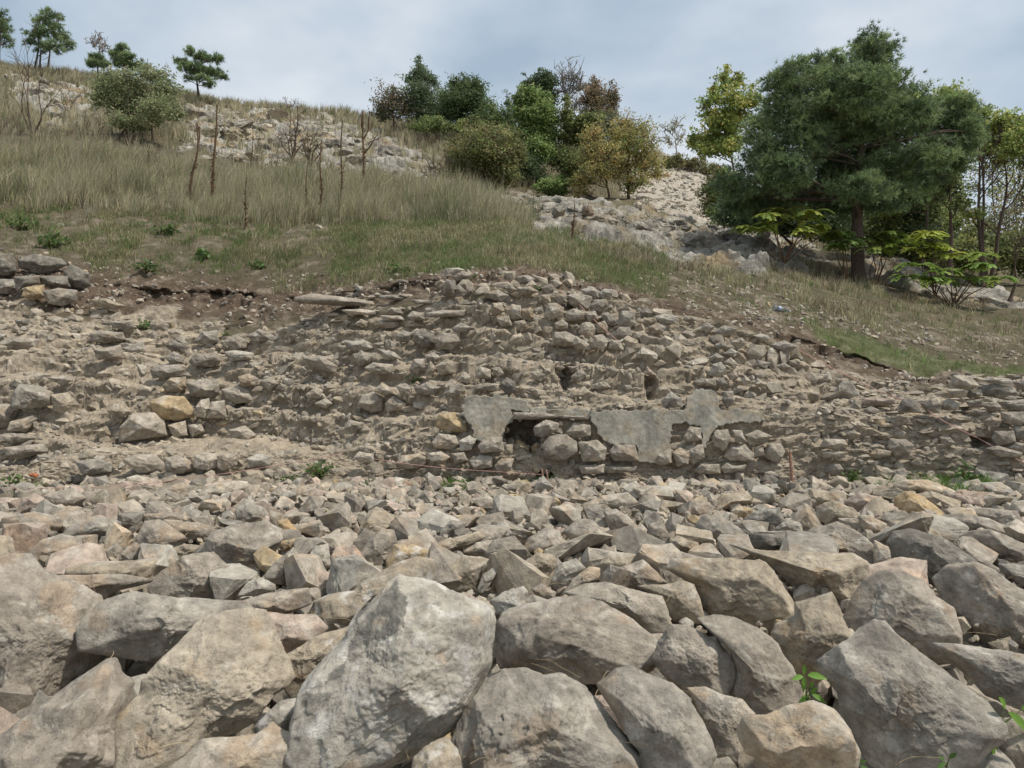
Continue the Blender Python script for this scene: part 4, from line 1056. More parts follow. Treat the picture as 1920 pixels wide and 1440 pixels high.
ROOT = {}
for wi, nm in enumerate(names):
    m = lab == wi + 1
    q_ = quads[m]
    cpt = VF[np.unique(q_.ravel())]
    inview = cpt[(np.abs(cpt[:, 0] / cpt[:, 1]) < 0.75)]
    base = (inview[:, 0].mean(), inview[:, 1].min(), inview[:, 2].min())
    root = empty('stone_wall', base)
    tag(root, WLABEL[nm], 'wall')
    ROOT[nm] = root
    sheet('mortar_core', m, M_WALL, root, smooth=False)
    r = np.random.default_rng(300 + wi)
    tp = []
    for k, (src, s, tint) in enumerate(FACE[nm]):
        P = q(src, s); tp.append(P.tolist())
        cx, cy = P[:, 0].mean(), P[:, 1].mean()
        h_ = hit(cx, min(cy + 0.2 * np.ptp(P[:, 1]), 900))
        y = (h_[1] if h_ is not None else 8.4) - 0.10
        if tint == 'ochre' and 960 < cx < 1020: y = 8.5
        P = P.mean(0) + (P - P.mean(0)) * 1.06
        V, Fc, c, cen, sz = outline_rock(P, y, 500 + 60 * wi + k, 5, 0.95, tint, stain=0.3, amt=0.8)
        mesh_np('facing_stone' if nm != 'capped_wall' or k > 2 else 'capstone', V, Fc, M_WALL, c, parent=root, smooth=True)
    wmin, wmax, hmin, hmax, tilt = WSTYLE[nm]
    poly = WPOLY.get(nm, REG[nm])
    xs = [p[0] for p in poly]; ys = [p[1] for p in poly]
    x0, x1 = max(min(xs), -150), min(max(xs), 2070)
    cen, ww, hh = [], [], []
    pl = [q(a, b).tolist() for a, b in PLASTER] if nm == 'plaster_wall' else []
    row = min(ys)
    while row < max(ys):
        hrow = r.uniform(hmin, hmax)
        x = x0 + r.uniform(0, 20)
        while x < x1:
            w_ = wmin + (wmax - wmin) * r.random() ** 2.0
            px, rr = x + w_ / 2, row + hrow / 2 + r.normal(0, hrow * .18) + 4 * math.sin(x / 60 + row)
            x += w_ * 0.9
            if not inpoly(px, rr, poly) or rr > 903 or any(inpoly(px, rr, t) for t in tp) or any(inpoly(px, rr, t) for t in pl) or (nm == 'plaster_wall' and inpoly(px, rr, NICHE)):
                continue
            keep = .62 + 1.3 * float(pnoise(np.array([px / 70, rr / 26, wi * 3.3]))) + (.2 if nm in ('heap_wall', 'capped_wall') else .4 if nm == 'right_wall' else -.05)
            if nm == 'plaster_wall' and rr > 745: keep -= .15
            keep = keep + (1.1 * facing(px, rr) - .55 if nm != 'heap_wall' else .3)
            if r.random() > keep: continue
            h_ = hit(px, rr)
            if h_ is None or h_[1] > 12.5: continue
            cen.append(h_); ww.append(w_ / F * h_[1]); hh.append(hrow * r.uniform(.75, 1.25) / F * h_[1])
        row += hrow * 0.82
    cen = np.array(cen); ww = np.array(ww); hh = np.array(hh)
    tov = cen - CAM; tov /= np.linalg.norm(tov, axis=1)[:, None]
    cen = cen + tov * (np.maximum(hh, ww * .45) * r.uniform(.22, .6, len(cen)) * (.45 if nm == 'heap_wall' else .6 if nm == 'right_wall' else 1))[:, None]
    scl = np.stack([ww / 2 * 1.15, np.maximum(hh, ww * .45) * .6, hh / 2 * 1.2], 1); Rm = rot_rand(r, len(cen), tilt, yaw=.35)
    T, _ = pick_tints(r, len(cen), PALW, 0.1)
    T = T * (1.04 if nm != 'right_wall' else 0.98)
    T = lerp(T, dust * 1.05, np.full(len(T), .35))
    V, Fa, c = place_hulls(cen, scl, Rm, T, wi, r)
    mesh_np('rubble_masonry', V, Fa, M_WALL, c, parent=root)

def patch(name, poly, yfun, thick, col, mat, parent, step=2.0, seed=0):
    poly = np.array(poly)
    x = np.arange(poly[:, 0].min() - 6, poly[:, 0].max() + 6, step); y = np.arange(poly[:, 1].min() - 6, poly[:, 1].max() + 6, step)
    X, Y = np.meshgrid(x, y)
    nn = np.stack([X / 14, Y / 14, X * 0 + seed], -1)
    ins = inpoly(X + 5 * fbm(nn, 4, 1), Y + 4.5 * fbm(nn, 4, 2), poly.tolist())
    cell = ins[:-1, :-1] & ins[1:, :-1] & ins[:-1, 1:] & ins[1:, 1:]
    dep = yfun(X, Y) + 0.003 * fbm(nn * 2.3, 5, 3) + 0.01 * fbm(nn * .25, 2, 6)
    Fv = pt(X, Y, dep); Bv = pt(X, Y, dep + thick)
    n = X.size
    V = np.concatenate([Fv.reshape(-1, 3), Bv.reshape(-1, 3)])
    I = np.arange(n).reshape(X.shape)
    f = np.stack([I[:-1, :-1], I[1:, :-1], I[1:, 1:], I[:-1, 1:]], -1)[cell]
    sides = []
    cp = np.pad(cell, 1)
    for dy, dx, a, b in ((-1, 0, (0, 0), (0, 1)), (1, 0, (1, 1), (1, 0)), (0, -1, (1, 0), (0, 0)), (0, 1, (0, 1), (1, 1))):
        nb = cp[1 + dy:1 + dy + cell.shape[0], 1 + dx:1 + dx + cell.shape[1]]
        e = np.argwhere(cell & ~nb)
        if len(e):
            ia = I[e[:, 0] + a[0], e[:, 1] + a[1]]; ib = I[e[:, 0] + b[0], e[:, 1] + b[1]]
            sides.append(np.stack([ia, ib, ib + n, ia + n], -1))
    allf = np.concatenate([f] + sides)
    u, inv = np.unique(allf.ravel(), return_inverse=True)
    Vu = V[u]
    c = np.array(col) * (1 + 0.3 * fbm(Vu * 3.5, 4, 5))[:, None]
    c = lerp(c, np.array([0.33, 0.28, 0.21]), np.clip(fbm(Vu * 5, 5, 8, .6) * 3 - .1, 0, .9))
    c = lerp(c, np.array([0.17, 0.17, 0.15]), np.clip(fbm(Vu * 5, 4, 18) * 2 - .4, 0, .5))
    return mesh_np(name, Vu, inv.reshape(-1, 4), mat, np.clip(c, .03, .7), parent=parent, smooth=True)
def face_y(X, Y): return 8.235 + (905 - Y) / 140 * .17
for k, (a, b) in enumerate(PLASTER):
    patch('plaster_patch', q(a, b), (lambda X, Y: face_y(X, Y) + .03) if k == 1 else face_y, .16, (0.31, 0.29, 0.242), M_PLASTER, ROOT['plaster_wall'], seed=k * 3)
# thin flat bricks showing between the plaster patches
for k, s in enumerate(["1060,940 1130,935 1135,950 1062,955", "1140,935 1215,932 1215,948 1145,952", "1150,965 1260,962 1255,978 1155,980", "960,1000 1140,1000 1250,1012 1250,1026 1100,1040 975,1040",
                       "1220,1015 1390,1022 1390,1035 1230,1035", "1150,985 1220,985 1222,1000 1155,1002"]):
    V, Fc, c, cen, sz = outline_rock(q('g', s), 8.33, 900 + k, 4, 1.0, 'greybrown', amt=.4)
    mesh_np('flat_brick', V, Fc, M_WALL, c, parent=ROOT['plaster_wall'])

# ---------------------------------------------------------------- loose stones lying on the walls
LOOSE = [
 ('f', "0,110 70,100 80,200 40,230 -30,225 -30,120", 'dark grey', "grey stone on the far left of the heap at the top left of the ruins", ),
 ('f', "120,150 200,110 330,130 355,160 300,200 270,225 200,220 130,190", 'dark grey', "dark pitted stone on the very top of the left heap"),
 ('f', "370,210 410,170 490,210 500,280 460,305 390,290 370,250", 'dark grey', "squarish grey lichened stone at the right end of the left heap"),
 ('f', "230,240 370,230 385,290 330,310 250,290", 'dark grey', "dark grey stone in the middle of the left heap beside the squarish lichened one"),
 ('f', "90,240 210,225 215,270 130,300 100,330", 'dark grey', "shaded brownish stone above the small yellow one in the left heap"),
 ('f', "-20,250 70,250 90,300 40,335 -20,330", 'grey', "rounded grey stone low at the left edge of the left heap"),
 ('f', "130,350 150,300 240,280 245,350 190,370", 'ochre', "small yellow stone at the foot of the left heap"),
 ('f', "250,320 330,300 420,310 420,370 350,400 280,390", 'grey', "mottled grey stone at the foot of the left heap right of the yellow one"),
 ('f', "515,370 600,360 700,400 640,420 560,410", 'tan', "long brown wedge stone lying right of the left heap"),
 ('f', "855,760 890,735 1000,730 1035,760 1010,800 870,805", 'grey', "flat grey stone lying loose on a tan stone in the left wall"),
 ('f', "80,920 120,840 210,850 280,890 285,960 180,980 80,970", 'grey', "large weathered grey stone jutting from the left wall near the left edge"),
 ('f', "930,620 970,585 1040,630 1030,665 960,650", 'dark grey', "small knobbly dark grey stone sitting high on the left wall"),
 ('g', "550,290 600,250 640,260 650,310 640,355 570,340", 'dark grey', "smooth dark grey stone at the left end of the stacked wall top"),
 ('g', "620,300 660,280 705,320 690,345 630,350", 'greybrown', "small brown stone leaning on the smooth dark grey one"),
 ('g', "1345,310 1410,290 1450,320 1440,350 1390,360", 'pale grey', "pale grey stone lying on top of the stacked wall by the grass"),
 ('g', "1440,330 1480,305 1525,310 1520,360 1470,370", 'pale grey', "pale block beside the pale grey stone on the stacked wall top"),
 ('g', "1390,410 1420,365 1490,365 1500,400 1460,440", 'grey', "rounded grey stone under the two pale stones of the stacked wall"),
 ('g', "1755,460 1820,445 1890,460 1880,500 1790,500", 'pale grey', "white oblong stone on the descending crest of the stacked wall"),
 ('g', "305,570 350,540 400,550 380,600 330,610", 'grey', "light grey stone at the left of the grey pair on the middle wall"),
 ('g', "400,560 450,530 520,560 530,610 460,640 410,600", 'dark grey', "dark grey stone of the grey pair lying on the middle wall"),
 ('g', "530,600 570,550 650,560 670,600 620,650 540,640", 'greybrown', "grey-brown rounded stone right of the grey pair on the middle wall"),
 ('g', "885,850 930,800 980,830 985,880 930,900", 'dark grey', "round dark stone perched above the left plaster patch"),
 ('g', "1800,940 1850,880 1910,920 1920,970 1820,975", 'grey', "grey pointed stone lying alone on the ledge above the plaster"),
 ('g', "15,1090 40,1040 130,1060 120,1090 60,1115", 'beige', "pale wedge stone lying on the dusty ledge left of the hole"),
 ('g', "300,1290 340,1240 440,1230 480,1260 470,1300 380,1320", 'tan', "low stone with a shaded left end near the foot of the wall"),
 ('g', "70,1250 100,1220 180,1235 180,1280 100,1280", 'pale grey', "pale rounded stone near the wall foot left of the low shaded stone"),
 ('h', "1215,980 1240,925 1290,920 1330,970 1340,1000 1220,1000", 'dark grey', "grey peaked stone at the left end of the boulders on the right wall"),
 ('h', "1340,950 1400,920 1450,950 1440,1000 1380,1005", 'greybrown', "stone next to the grey peaked stone on the right wall"),
 ('h', "1450,950 1500,920 1550,950 1530,990 1460,985", 'greybrown', "brown stone third from the left in the row on the right wall"),
 ('h', "1430,900 1470,880 1590,880 1580,915 1480,920", 'tan', "long flat tan stone on the right wall below the beige block"),
 ('h', "1505,840 1530,790 1610,795 1655,850 1600,870 1520,865", 'beige', "beige block topmost on the left part of the right wall"),
 ('h', "1590,910 1620,870 1670,870 1680,905 1620,920", 'dark grey', "grey stone between the long tan stone and the dark lens-shaped boulder"),
 ('h', "1680,860 1740,840 1840,850 1865,890 1800,915 1690,910", 'dark grey', "dark grey lens-shaped boulder on top of the right wall"),
 ('h', "1690,820 1750,800 1840,820 1840,840 1760,845", 'pale grey', "pale flat stone above the dark lens-shaped boulder"),
 ('h', "1870,830 1930,815 2000,830 2000,870 1900,870", 'grey', "grey stone on the right wall cut off by the right edge"),
 ('h', "1075,1380 1090,1300 1150,1310 1180,1330 1160,1380", 'tan', "tilted squared block on the ground at the foot of the right wall"),
 ('h', "1155,1370 1160,1330 1240,1310 1255,1360 1200,1372", 'greybrown', "dark squared block beside the tilted one at the foot of the right wall"),
]
for i, (src, s, tint, label) in enumerate(LOOSE):
    P = q(src, s)
    cx = P[:, 0].mean()
    h_ = hit(cx, min(P[:, 1].max() - 2, 900))
    y = h_[1] - 0.12 if h_ is not None else 8.4
    if src == 'h' and i < len(LOOSE) - 2: y = min(y, 8.42)
    V, Fc, c, cen, sz = outline_rock(P.mean(0) + (P - P.mean(0)) * 1.04, y, 1700 + i, 5, .95, tint, stain=.25, amt=.9)
    o = mesh_np('stone', V, Fc, M_WALL, c, origin=(cen[0], cen[1], V[:, 2].min()), smooth=True)
    tag(o, label, 'stone', 'loose stones lying on the walls')

# ---------------------------------------------------------------- rock outcrops on the hill
OLAB = ["long band of pale fractured limestone across the hillside left of the bushes", "small pale limestone outcrop high on the hill at the far left",
        "jagged whitish limestone ledge running down towards the big pine", "smooth low limestone slabs beside and below the big pine trunk"]
SKIPW = [[(2, 3)]]
for k, P in enumerate(OUTS):
    m = lab == 20 + k
    cpt = VF[np.unique(quads[m].ravel())]
    root = empty('rock_outcrop', (cpt[:, 0].mean(), cpt[:, 1].mean(), cpt[:, 2].min()))
    tag(root, OLAB[k], 'outcrop')
    sheet('bedrock', m, M_OUT, root, smooth=False)
    r = np.random.default_rng(800 + k)
    n = [270, 40, 250, 60][k]
    xs = [p[0] for p in P]; ys = [p[1] for p in P]
    cen, ww = [], []
    while len(cen) < n:
        px, rr = r.uniform(min(xs), max(xs)), r.uniform(min(ys), max(ys))
        if not inpoly(px, rr, P): continue
        if pnoise(np.array([px / 60, rr / 30, k * 9.0])) < -0.22: 
            if r.random() < .8: continue
        h_ = hit(px, rr + 3)
        if h_ is None or not (17 if k > 1 else 22) < h_[1] < 60: n -= 0.2; continue
        w_ = 12 + 44 * r.random() ** 2.4
        cen.append(h_); ww.append(w_ / F * h_[1])
    cen = np.array(cen); ww = np.array(ww)
    Pk, Fc = batch_rocks(len(cen), 4, 820 + k, 16, 0.09, .5, .8)
    scl = np.stack([ww * .62, ww * .55, ww * r.uniform(.2, .42, len(ww))], 1); cen[:, 2] -= ww * .16
    T, _ = pick_tints(r, len(cen), [('pale grey', 4), ('cream', 1.6), ('grey', 2.2), ('beige', 2), ('dark grey', .5), ('greybrown', .8)], .1)
    if k == 0: T = lerp(T, np.array([0.36, 0.30, 0.2]), np.clip(pnoise(cen * .4) * 2.5, 0, .7))
    V, Fa, c = place_batch(Pk, Fc, cen, scl, rot_rand(r, len(cen), .25, yaw=1.), T * 1.1, 50 + k, .4)
    V = V + (V - np.repeat(cen, Pk.shape[1], 0)) * (0.22 * fbm(V * 2.0, 4, 9))[:, None]
    c = lerp(c, np.array([0.1, 0.095, 0.085]), np.clip(fbm(V * 1.6, 4, 77) * 2.4 - .5, 0, .75))
    m_ = Pk.shape[1]; big = np.argsort(-ww)[:100]; rest = np.argsort(-ww)[100:]
    for i_ in big:
        mesh_np('broken_rock', V[i_ * m_:(i_ + 1) * m_], Fc, M_OUT, c[i_ * m_:(i_ + 1) * m_], parent=root)
    if len(rest):
        Vr = np.concatenate([V[i_ * m_:(i_ + 1) * m_] for i_ in rest]); cr2 = np.concatenate([c[i_ * m_:(i_ + 1) * m_] for i_ in rest])
        o = mesh_np('rock_fragments', Vr, (Fc[None] + (np.arange(len(rest)) * m_)[:, None, None]).reshape(-1, 3), M_OUT, cr2, parent=root)
        o['kind'] = 'stuff'
# separate boulders by the ledge
for i, (pl_, tint, label) in enumerate([
  ([(925, 378), (940, 368), (965, 368), (985, 380), (975, 392), (930, 390)], 'pale grey', "pale rounded boulder at the left end of the limestone ledge"),
  ([(1033, 400), (1040, 388), (1062, 392), (1058, 404), (1040, 408)], 'grey', "small grey boulder on the ledge between the pale boulder and the perched one"),
  ([(1088, 398), (1095, 384), (1110, 386), (1115, 402), (1100, 410)], 'greybrown', "small perched boulder on the ledge left of the two thin orange trees")]):
    P = np.array(pl_, float); h_ = hit(P[:, 0].mean(), P[:, 1].max())
    V, Fc, c, cen, sz = outline_rock(P, h_[1] - .2, 1900 + i, 5, 1, np.array(TINT[tint]) * 1.1)
    tag(mesh_np('boulder', V, Fc, M_OUT, c, origin=(cen[0], cen[1], V[:, 2].min()), smooth=True), label, 'boulder')

# ---------------------------------------------------------------- gravel and clods on the bare ground
e1 = G[:-1, 1:] - G[:-1, :-1]; e2 = G[1:, :-1] - G[:-1, :-1]
AREA = np.linalg.norm(np.cross(e1, e2), axis=2)
PXc, ROWc, Dc, VGc = PX2[:-1, :-1], ROW2[:-1, :-1], D2[:-1, :-1], VG[:-1, :-1]
VIS = (PXc > -120) & (PXc < 2040)
Zc = {k: v[:-1, :-1] for k, v in Z.items()}
n1c, n2c = n1[:-1, :-1], n2[:-1, :-1]
def sample(r, w, n):
    p = (w * AREA * VIS).ravel(); p = p / p.sum()
    k = r.choice(p.size, n, p=p)
    i, j = np.unravel_index(k, AREA.shape)
    a, b = r.random(n)[:, None], r.random(n)[:, None]
    return G[i, j] + e1[i, j] * a + e2[i, j] * b, i, j
bankc = bank[:-1, :-1]
def reg_w(w):
    def f(r, n):
        P, i, j = sample(r, w, n)
        return P, np.ones(n)
    return f
scatter('gravel', 'stone chips strewn over the bare soil bank below the grass', 3800, 2, 901, reg_w(((bankc > .15) | ((VGc > 8) & (VGc < 10) & (PXc > 1150))) * (0.3 + np.clip(n1c + .3, 0, 1)) * (1 - np.minimum(Zc['lawn'], 1))), .012, .06, PALN, M_WALL, power=3)
scatter('gravel', 'pale stone chips of the scree slope behind the thin orange trees', 9000, 2, 902, reg_w(Zc['scree'] * np.clip(.5 + 2 * n2c, .05, 1.5)), .02, .16, [('cream', 3), ('pale grey', 3), ('beige', 2), ('grey', 1)], M_WALL, power=5)
scatter('gravel', 'small fallen stones and mortar crumbs lying on the ledges of the walls', 3600, 2, 903, reg_w(Zc['ruin'] * (VGc < 8.2) * np.clip(.3 + n1c * 2.2, 0.03, 1)), .012, .06, PALW, M_WALL, power=2.2, z0=.15)
scatter('gravel', 'white stones scattered sparsely in the grass of the hill', 260, 3, 904, reg_w((VGc > 8.8) * (VGc < 12) * (1 - Zc['out'])), .02, .10, [('grey', 3), ('beige', 2)], M_WALL, power=3)
# ---------------------------------------------------------------- grass
def grass(name, label, w, n, h0, h1, cols, seed, width=0.007, lean=0.45, clump=None, bend=0.35, kind='stuff', hfun=None):
    r = np.random.default_rng(seed)
    P, i, j = sample(r, w, n)
    if clump:
        m = max(1, n // clump)
        b = P[:m]; ii, jj = i[:m], j[:m]
        k = r.integers(0, m, n)
        d = np.linalg.norm(b[k] - CAM, axis=1)
        off = r.normal(0, 1, (n, 2)) * 0.045 * np.sqrt(clump / 12)
        P = b[k].copy(); P[:, :2] += off
        # follow the slope of the hill
        nr = Nrm[:-1, :-1][ii[k], jj[k]]
        P[:, 2] -= (off[:, 0] * nr[:, 0] + off[:, 1] * nr[:, 1]) / np.maximum(nr[:, 2], .3)
        hb = (h0 + (h1 - h0) * r.random(m))[k] * r.uniform(.55, 1.1, n)
        ct = r.normal(0, .13, m)[k]
        ck = r.random(m)[k]
    else:
        hb = h0 + (h1 - h0) * r.random(n); ct = np.zeros(n); ck = r.random(n)
    d = np.linalg.norm(P - CAM, axis=1)
    if hfun is not None: hb = hb * hfun(P)
    wd = np.maximum(width, 0.00075 * d) * r.uniform(.6, 1.2, n)
    yaw = r.uniform(0, 2 * math.pi, n)
    side = np.stack([np.cos(yaw), np.sin(yaw) * .5, np.zeros(n)], 1)
    ln = r.normal(0, lean, (n, 2)) * hb[:, None] + np.array([0.10, 0]) * hb[:, None]
    mid = P + np.concatenate([ln * .35, (hb * .55)[:, None]], 1)
    tip = P + np.concatenate([ln, (hb * np.clip(1 - bend * (ln ** 2).sum(1) / hb ** 2, .3, 1))[:, None]], 1)
    P = P - np.array([0, 0, .02])
    V = np.stack([P - side * wd[:, None] / 2, P + side * wd[:, None] / 2, mid + side * wd[:, None] * .35, mid - side * wd[:, None] * .35, tip], 1)
    b = np.arange(n)[:, None] * 5
    Q = b + np.array([[0, 1, 2, 3]]); T = b + np.array([[3, 2, 4]])
    cols = np.array(cols)
    patchy = np.clip(0.5 + 0.9 * fbm(P * .55, 3, seed), 0, .999)
    ci = ((0.55 * patchy + 0.45 * ck + 0.1 * r.normal(size=n)) * len(cols)).astype(int).clip(0, len(cols) - 1)
    c = cols[ci] * (1 + ct + r.normal(0, .12, n))[:, None]
    c = np.repeat(np.clip(c, .01, .7), 5, axis=0)
    o = mesh_np(name, V.reshape(-1, 3), [Q, T], M_GRASS, c, origin=(P[:, 0].mean(), P[:, 1].mean(), P[:, 2].min()))
    return tag(o, label, kind=kind)
straw = (0.48, 0.42, 0.27); grey = (0.34, 0.315, 0.225); olive = (0.26, 0.275, 0.135); brown = (0.19, 0.14, 0.09); lightst = (0.48, 0.42, 0.29); grn = (0.12, 0.19, 0.055); bgrn = (0.13, 0.27, 0.045)
tallw = Zc['tall']
near_t = tallw * (VGc < 11.3); far_t = tallw * (VGc >= 11.3)
lowbrown = np.clip(1 - np.abs(ROWc + 20 * n1c - 395) / 30, 0, 1)
grass('grass', 'tall dry straw-coloured and grey-green grass covering the slope in the middle of the hill', near_t * (VGc > 10.25), 130000, .3, .85, [olive, (0.15, .165, .08), grey, straw, olive, lightst, grey, straw], 11, clump=14, lean=.24, hfun=lambda P: np.clip(.85 + 1.1 * fbm(P * .9, 3, 4), .3, 1.5))
grass('grass', 'dry grass and weeds on the far upper part of the hill', far_t, 95000, .3, .8, [grey, olive, grey, brown, (0.17, .14, .1), straw, lightst], 12, clump=14, lean=.28, hfun=lambda P: np.clip(.8 + 1.3 * fbm(P * .5, 3, 4), .25, 1.6))
grass('grass', 'brown withered grass at the lower edge of the tall grass', (Zc['tall'] > 0) * lowbrown * (PXc < 1050) + ((VGc > 9.6) & (VGc < 10.5)) * (PXc < 900) * .25, 38000, .12, .4, [brown, grey, brown, straw, (0.16, .12, .08)], 13, clump=16, lean=.6, bend=.6)
shortw = ((VGc > 9.05) & (VGc < 10.5)) * np.clip(.35 + 1.8 * (n1c + .3) + (PXc > 600) * .5 + np.clip((VGc - 9.2) * .5, 0, .8), .03, 1.6) * (1 - .93 * (PXc > 1250)) * np.where(PXc < 620, np.clip(.15 + 2.6 * fbm(G[:-1, :-1] * 1.3, 3, 91), .04, 1), 1) * (1 - Zc['out'])
grass('grass', 'short green grass growing on the bank above the walls', shortw, 130000, .04, .19, [grn, olive, grn, (.24, .2, .12), olive, straw, (0.16, .17, .08)], 14, clump=10, lean=.5)
grass('grass', 'thin dry grass on the slope between the limestone ledge and the walls', ((VGc > 9.6) & (VGc < 11.2) & (PXc > 950) & (PXc < 1650)) * np.clip(.4 + n1c * 2, .02, 1) * (1 - Zc['out']), 18000, .06, .28, [grey, olive, straw, brown, grey], 15, clump=12, lean=.35)
brw = inpoly(px_[:-1, :-1], rw_[:-1, :-1], P_BRUSH) & (VGc > 8.8)
grass('grass', 'brown and straw-coloured dry grass under and to the right of the big pine', brw * np.clip(.1 + 3 * n1c + (PXc > 1660) * .8, .02, 1.5), 60000, .06, .3, [brown, (0.24, .18, .12), straw, brown, brown, (0.30, .25, .16)], 16, clump=12, lean=.4)
grass('grass', 'bright green strip of fresh grass on the bank above the right wall', Zc['lawn'], 60000, .06, .18, [bgrn, grn, straw, bgrn, (0.14, .2, .06), grn], 17, clump=8, lean=.45)
grass('grass', 'dry grass growing along the skyline of the hill', ((VGc > 12.0) & (VGc < 13.15)) * (1 - Zc['scree']) * (1 - Zc['out'] * .9) * (.35 + (PXc < 1000) * .5 + (PXc > 1300) * .3), 90000, .3, .8, [straw, lightst, straw, grey, olive, brown], 18, clump=10, lean=.25)
grass('grass', 'sparse tufts of dry grass in the cracks of the limestone outcrops', Zc['out'] * np.clip(n1c * 3, 0, 1), 14000, .1, .35, [olive, grey, straw, brown], 19, clump=14)
foot = ((VGc > 3.2) & (VGc < 4.15)) * (inpoly(PXc, ROWc, [(1590, 895), (1800, 895), (1800, 925), (1590, 915)]) * 1. + inpoly(PXc, ROWc, [(1780, 890), (1870, 890), (1850, 930), (1790, 925)]) + inpoly(PXc, ROWc, [(-60, 915), (75, 915), (60, 940), (-60, 935)]) + .6 * inpoly(PXc, ROWc, [(800, 903), (880, 903), (870, 925), (820, 925)]) + .4 * inpoly(PXc, ROWc, [(980, 903), (1040, 903), (1040, 915), (985, 915)]))
if foot.sum() > 0:
    grass('grass', 'small strips of green grass and weeds along the foot of the walls', foot, 5200, .04, .12, [bgrn, grn, bgrn], 20, clump=10, lean=.5)

# ---------------------------------------------------------------- leafy things
def leaves(cen, size, col, r, up=0.5, aspect=.55, jitter=.18):
    n = len(cen)
    nrm = r.normal(size=(n, 3)); nrm[:, 2] += up * 2; nrm /= np.linalg.norm(nrm, axis=1)[:, None]
    a = r.normal(size=(n, 3)); a -= (a * nrm).sum(1)[:, None] * nrm; a /= np.linalg.norm(a, axis=1)[:, None]
    b = np.cross(nrm, a)
    s = (size * r.uniform(.65, 1.3, n))[:, None]
    V = np.stack([cen - a * s * .5, cen + b * s * aspect * .5, cen + a * s * .5 - nrm * s * .12, cen - b * s * aspect * .5], 1).reshape(-1, 3)
    Fq = np.arange(n)[:, None] * 4 + np.array([[0, 1, 2, 3]])
    lum = col.mean(1)[:, None]
    col = lerp(col, np.repeat(lum, 3, 1) * np.array([1.0, 1.02, .85]), np.full(n, .22)) * (1 + r.normal(0, .10, (n, 1)) * np.array([[1, .2, .3]]))
    c = np.repeat(np.clip(col * (1 + r.normal(0, jitter, n))[:, None], .008, .8), 4, 0)
    return V, Fq, c
def needles(cen, dirs, size, col, r, K=11, wd=.1):
    n = len(cen)
    v = r.normal(size=(n, K, 3)); v /= np.linalg.norm(v, axis=2)[..., None]
    v = v * .75 + dirs[:, None] * .8; v /= np.linalg.norm(v, axis=2)[..., None]
    L = (size[:, None] * r.uniform(.7, 1.15, (n, K)))[..., None]
    s = np.cross(v, r.normal(size=(n, K, 3))); s /= np.linalg.norm(s, axis=2)[..., None]
    c0 = cen[:, None]
    V = np.stack([c0 - s * L * wd * .5, c0 + s * L * wd * .5, c0 + v * L], 2).reshape(-1, 3)
    Fq = np.arange(n * K)[:, None] * 3 + np.array([[0, 1, 2]])
    c = np.repeat(np.clip(np.repeat(col, K, 0) * (1 + r.normal(0, .15, n * K))[:, None], .005, .6), 3, 0)
    return V, Fq, c

def limb(a, b, r, n=6, sag=.12, w=1.0):
    t = np.linspace(0, 1, n)
    L = np.linalg.norm(b - a)
    P = a + (b - a) * t[:, None]
    for f, am in ((1, .05), (2, .03), (3.3, .015)):
        P[:, :2] += np.sin(t * math.pi * f)[:, None] * r.normal(0, am * w, 2) * L * np.sin(t * math.pi)[:, None] ** .3
    P[:, 2] += np.sin(t * math.pi) * sag * L
    return P

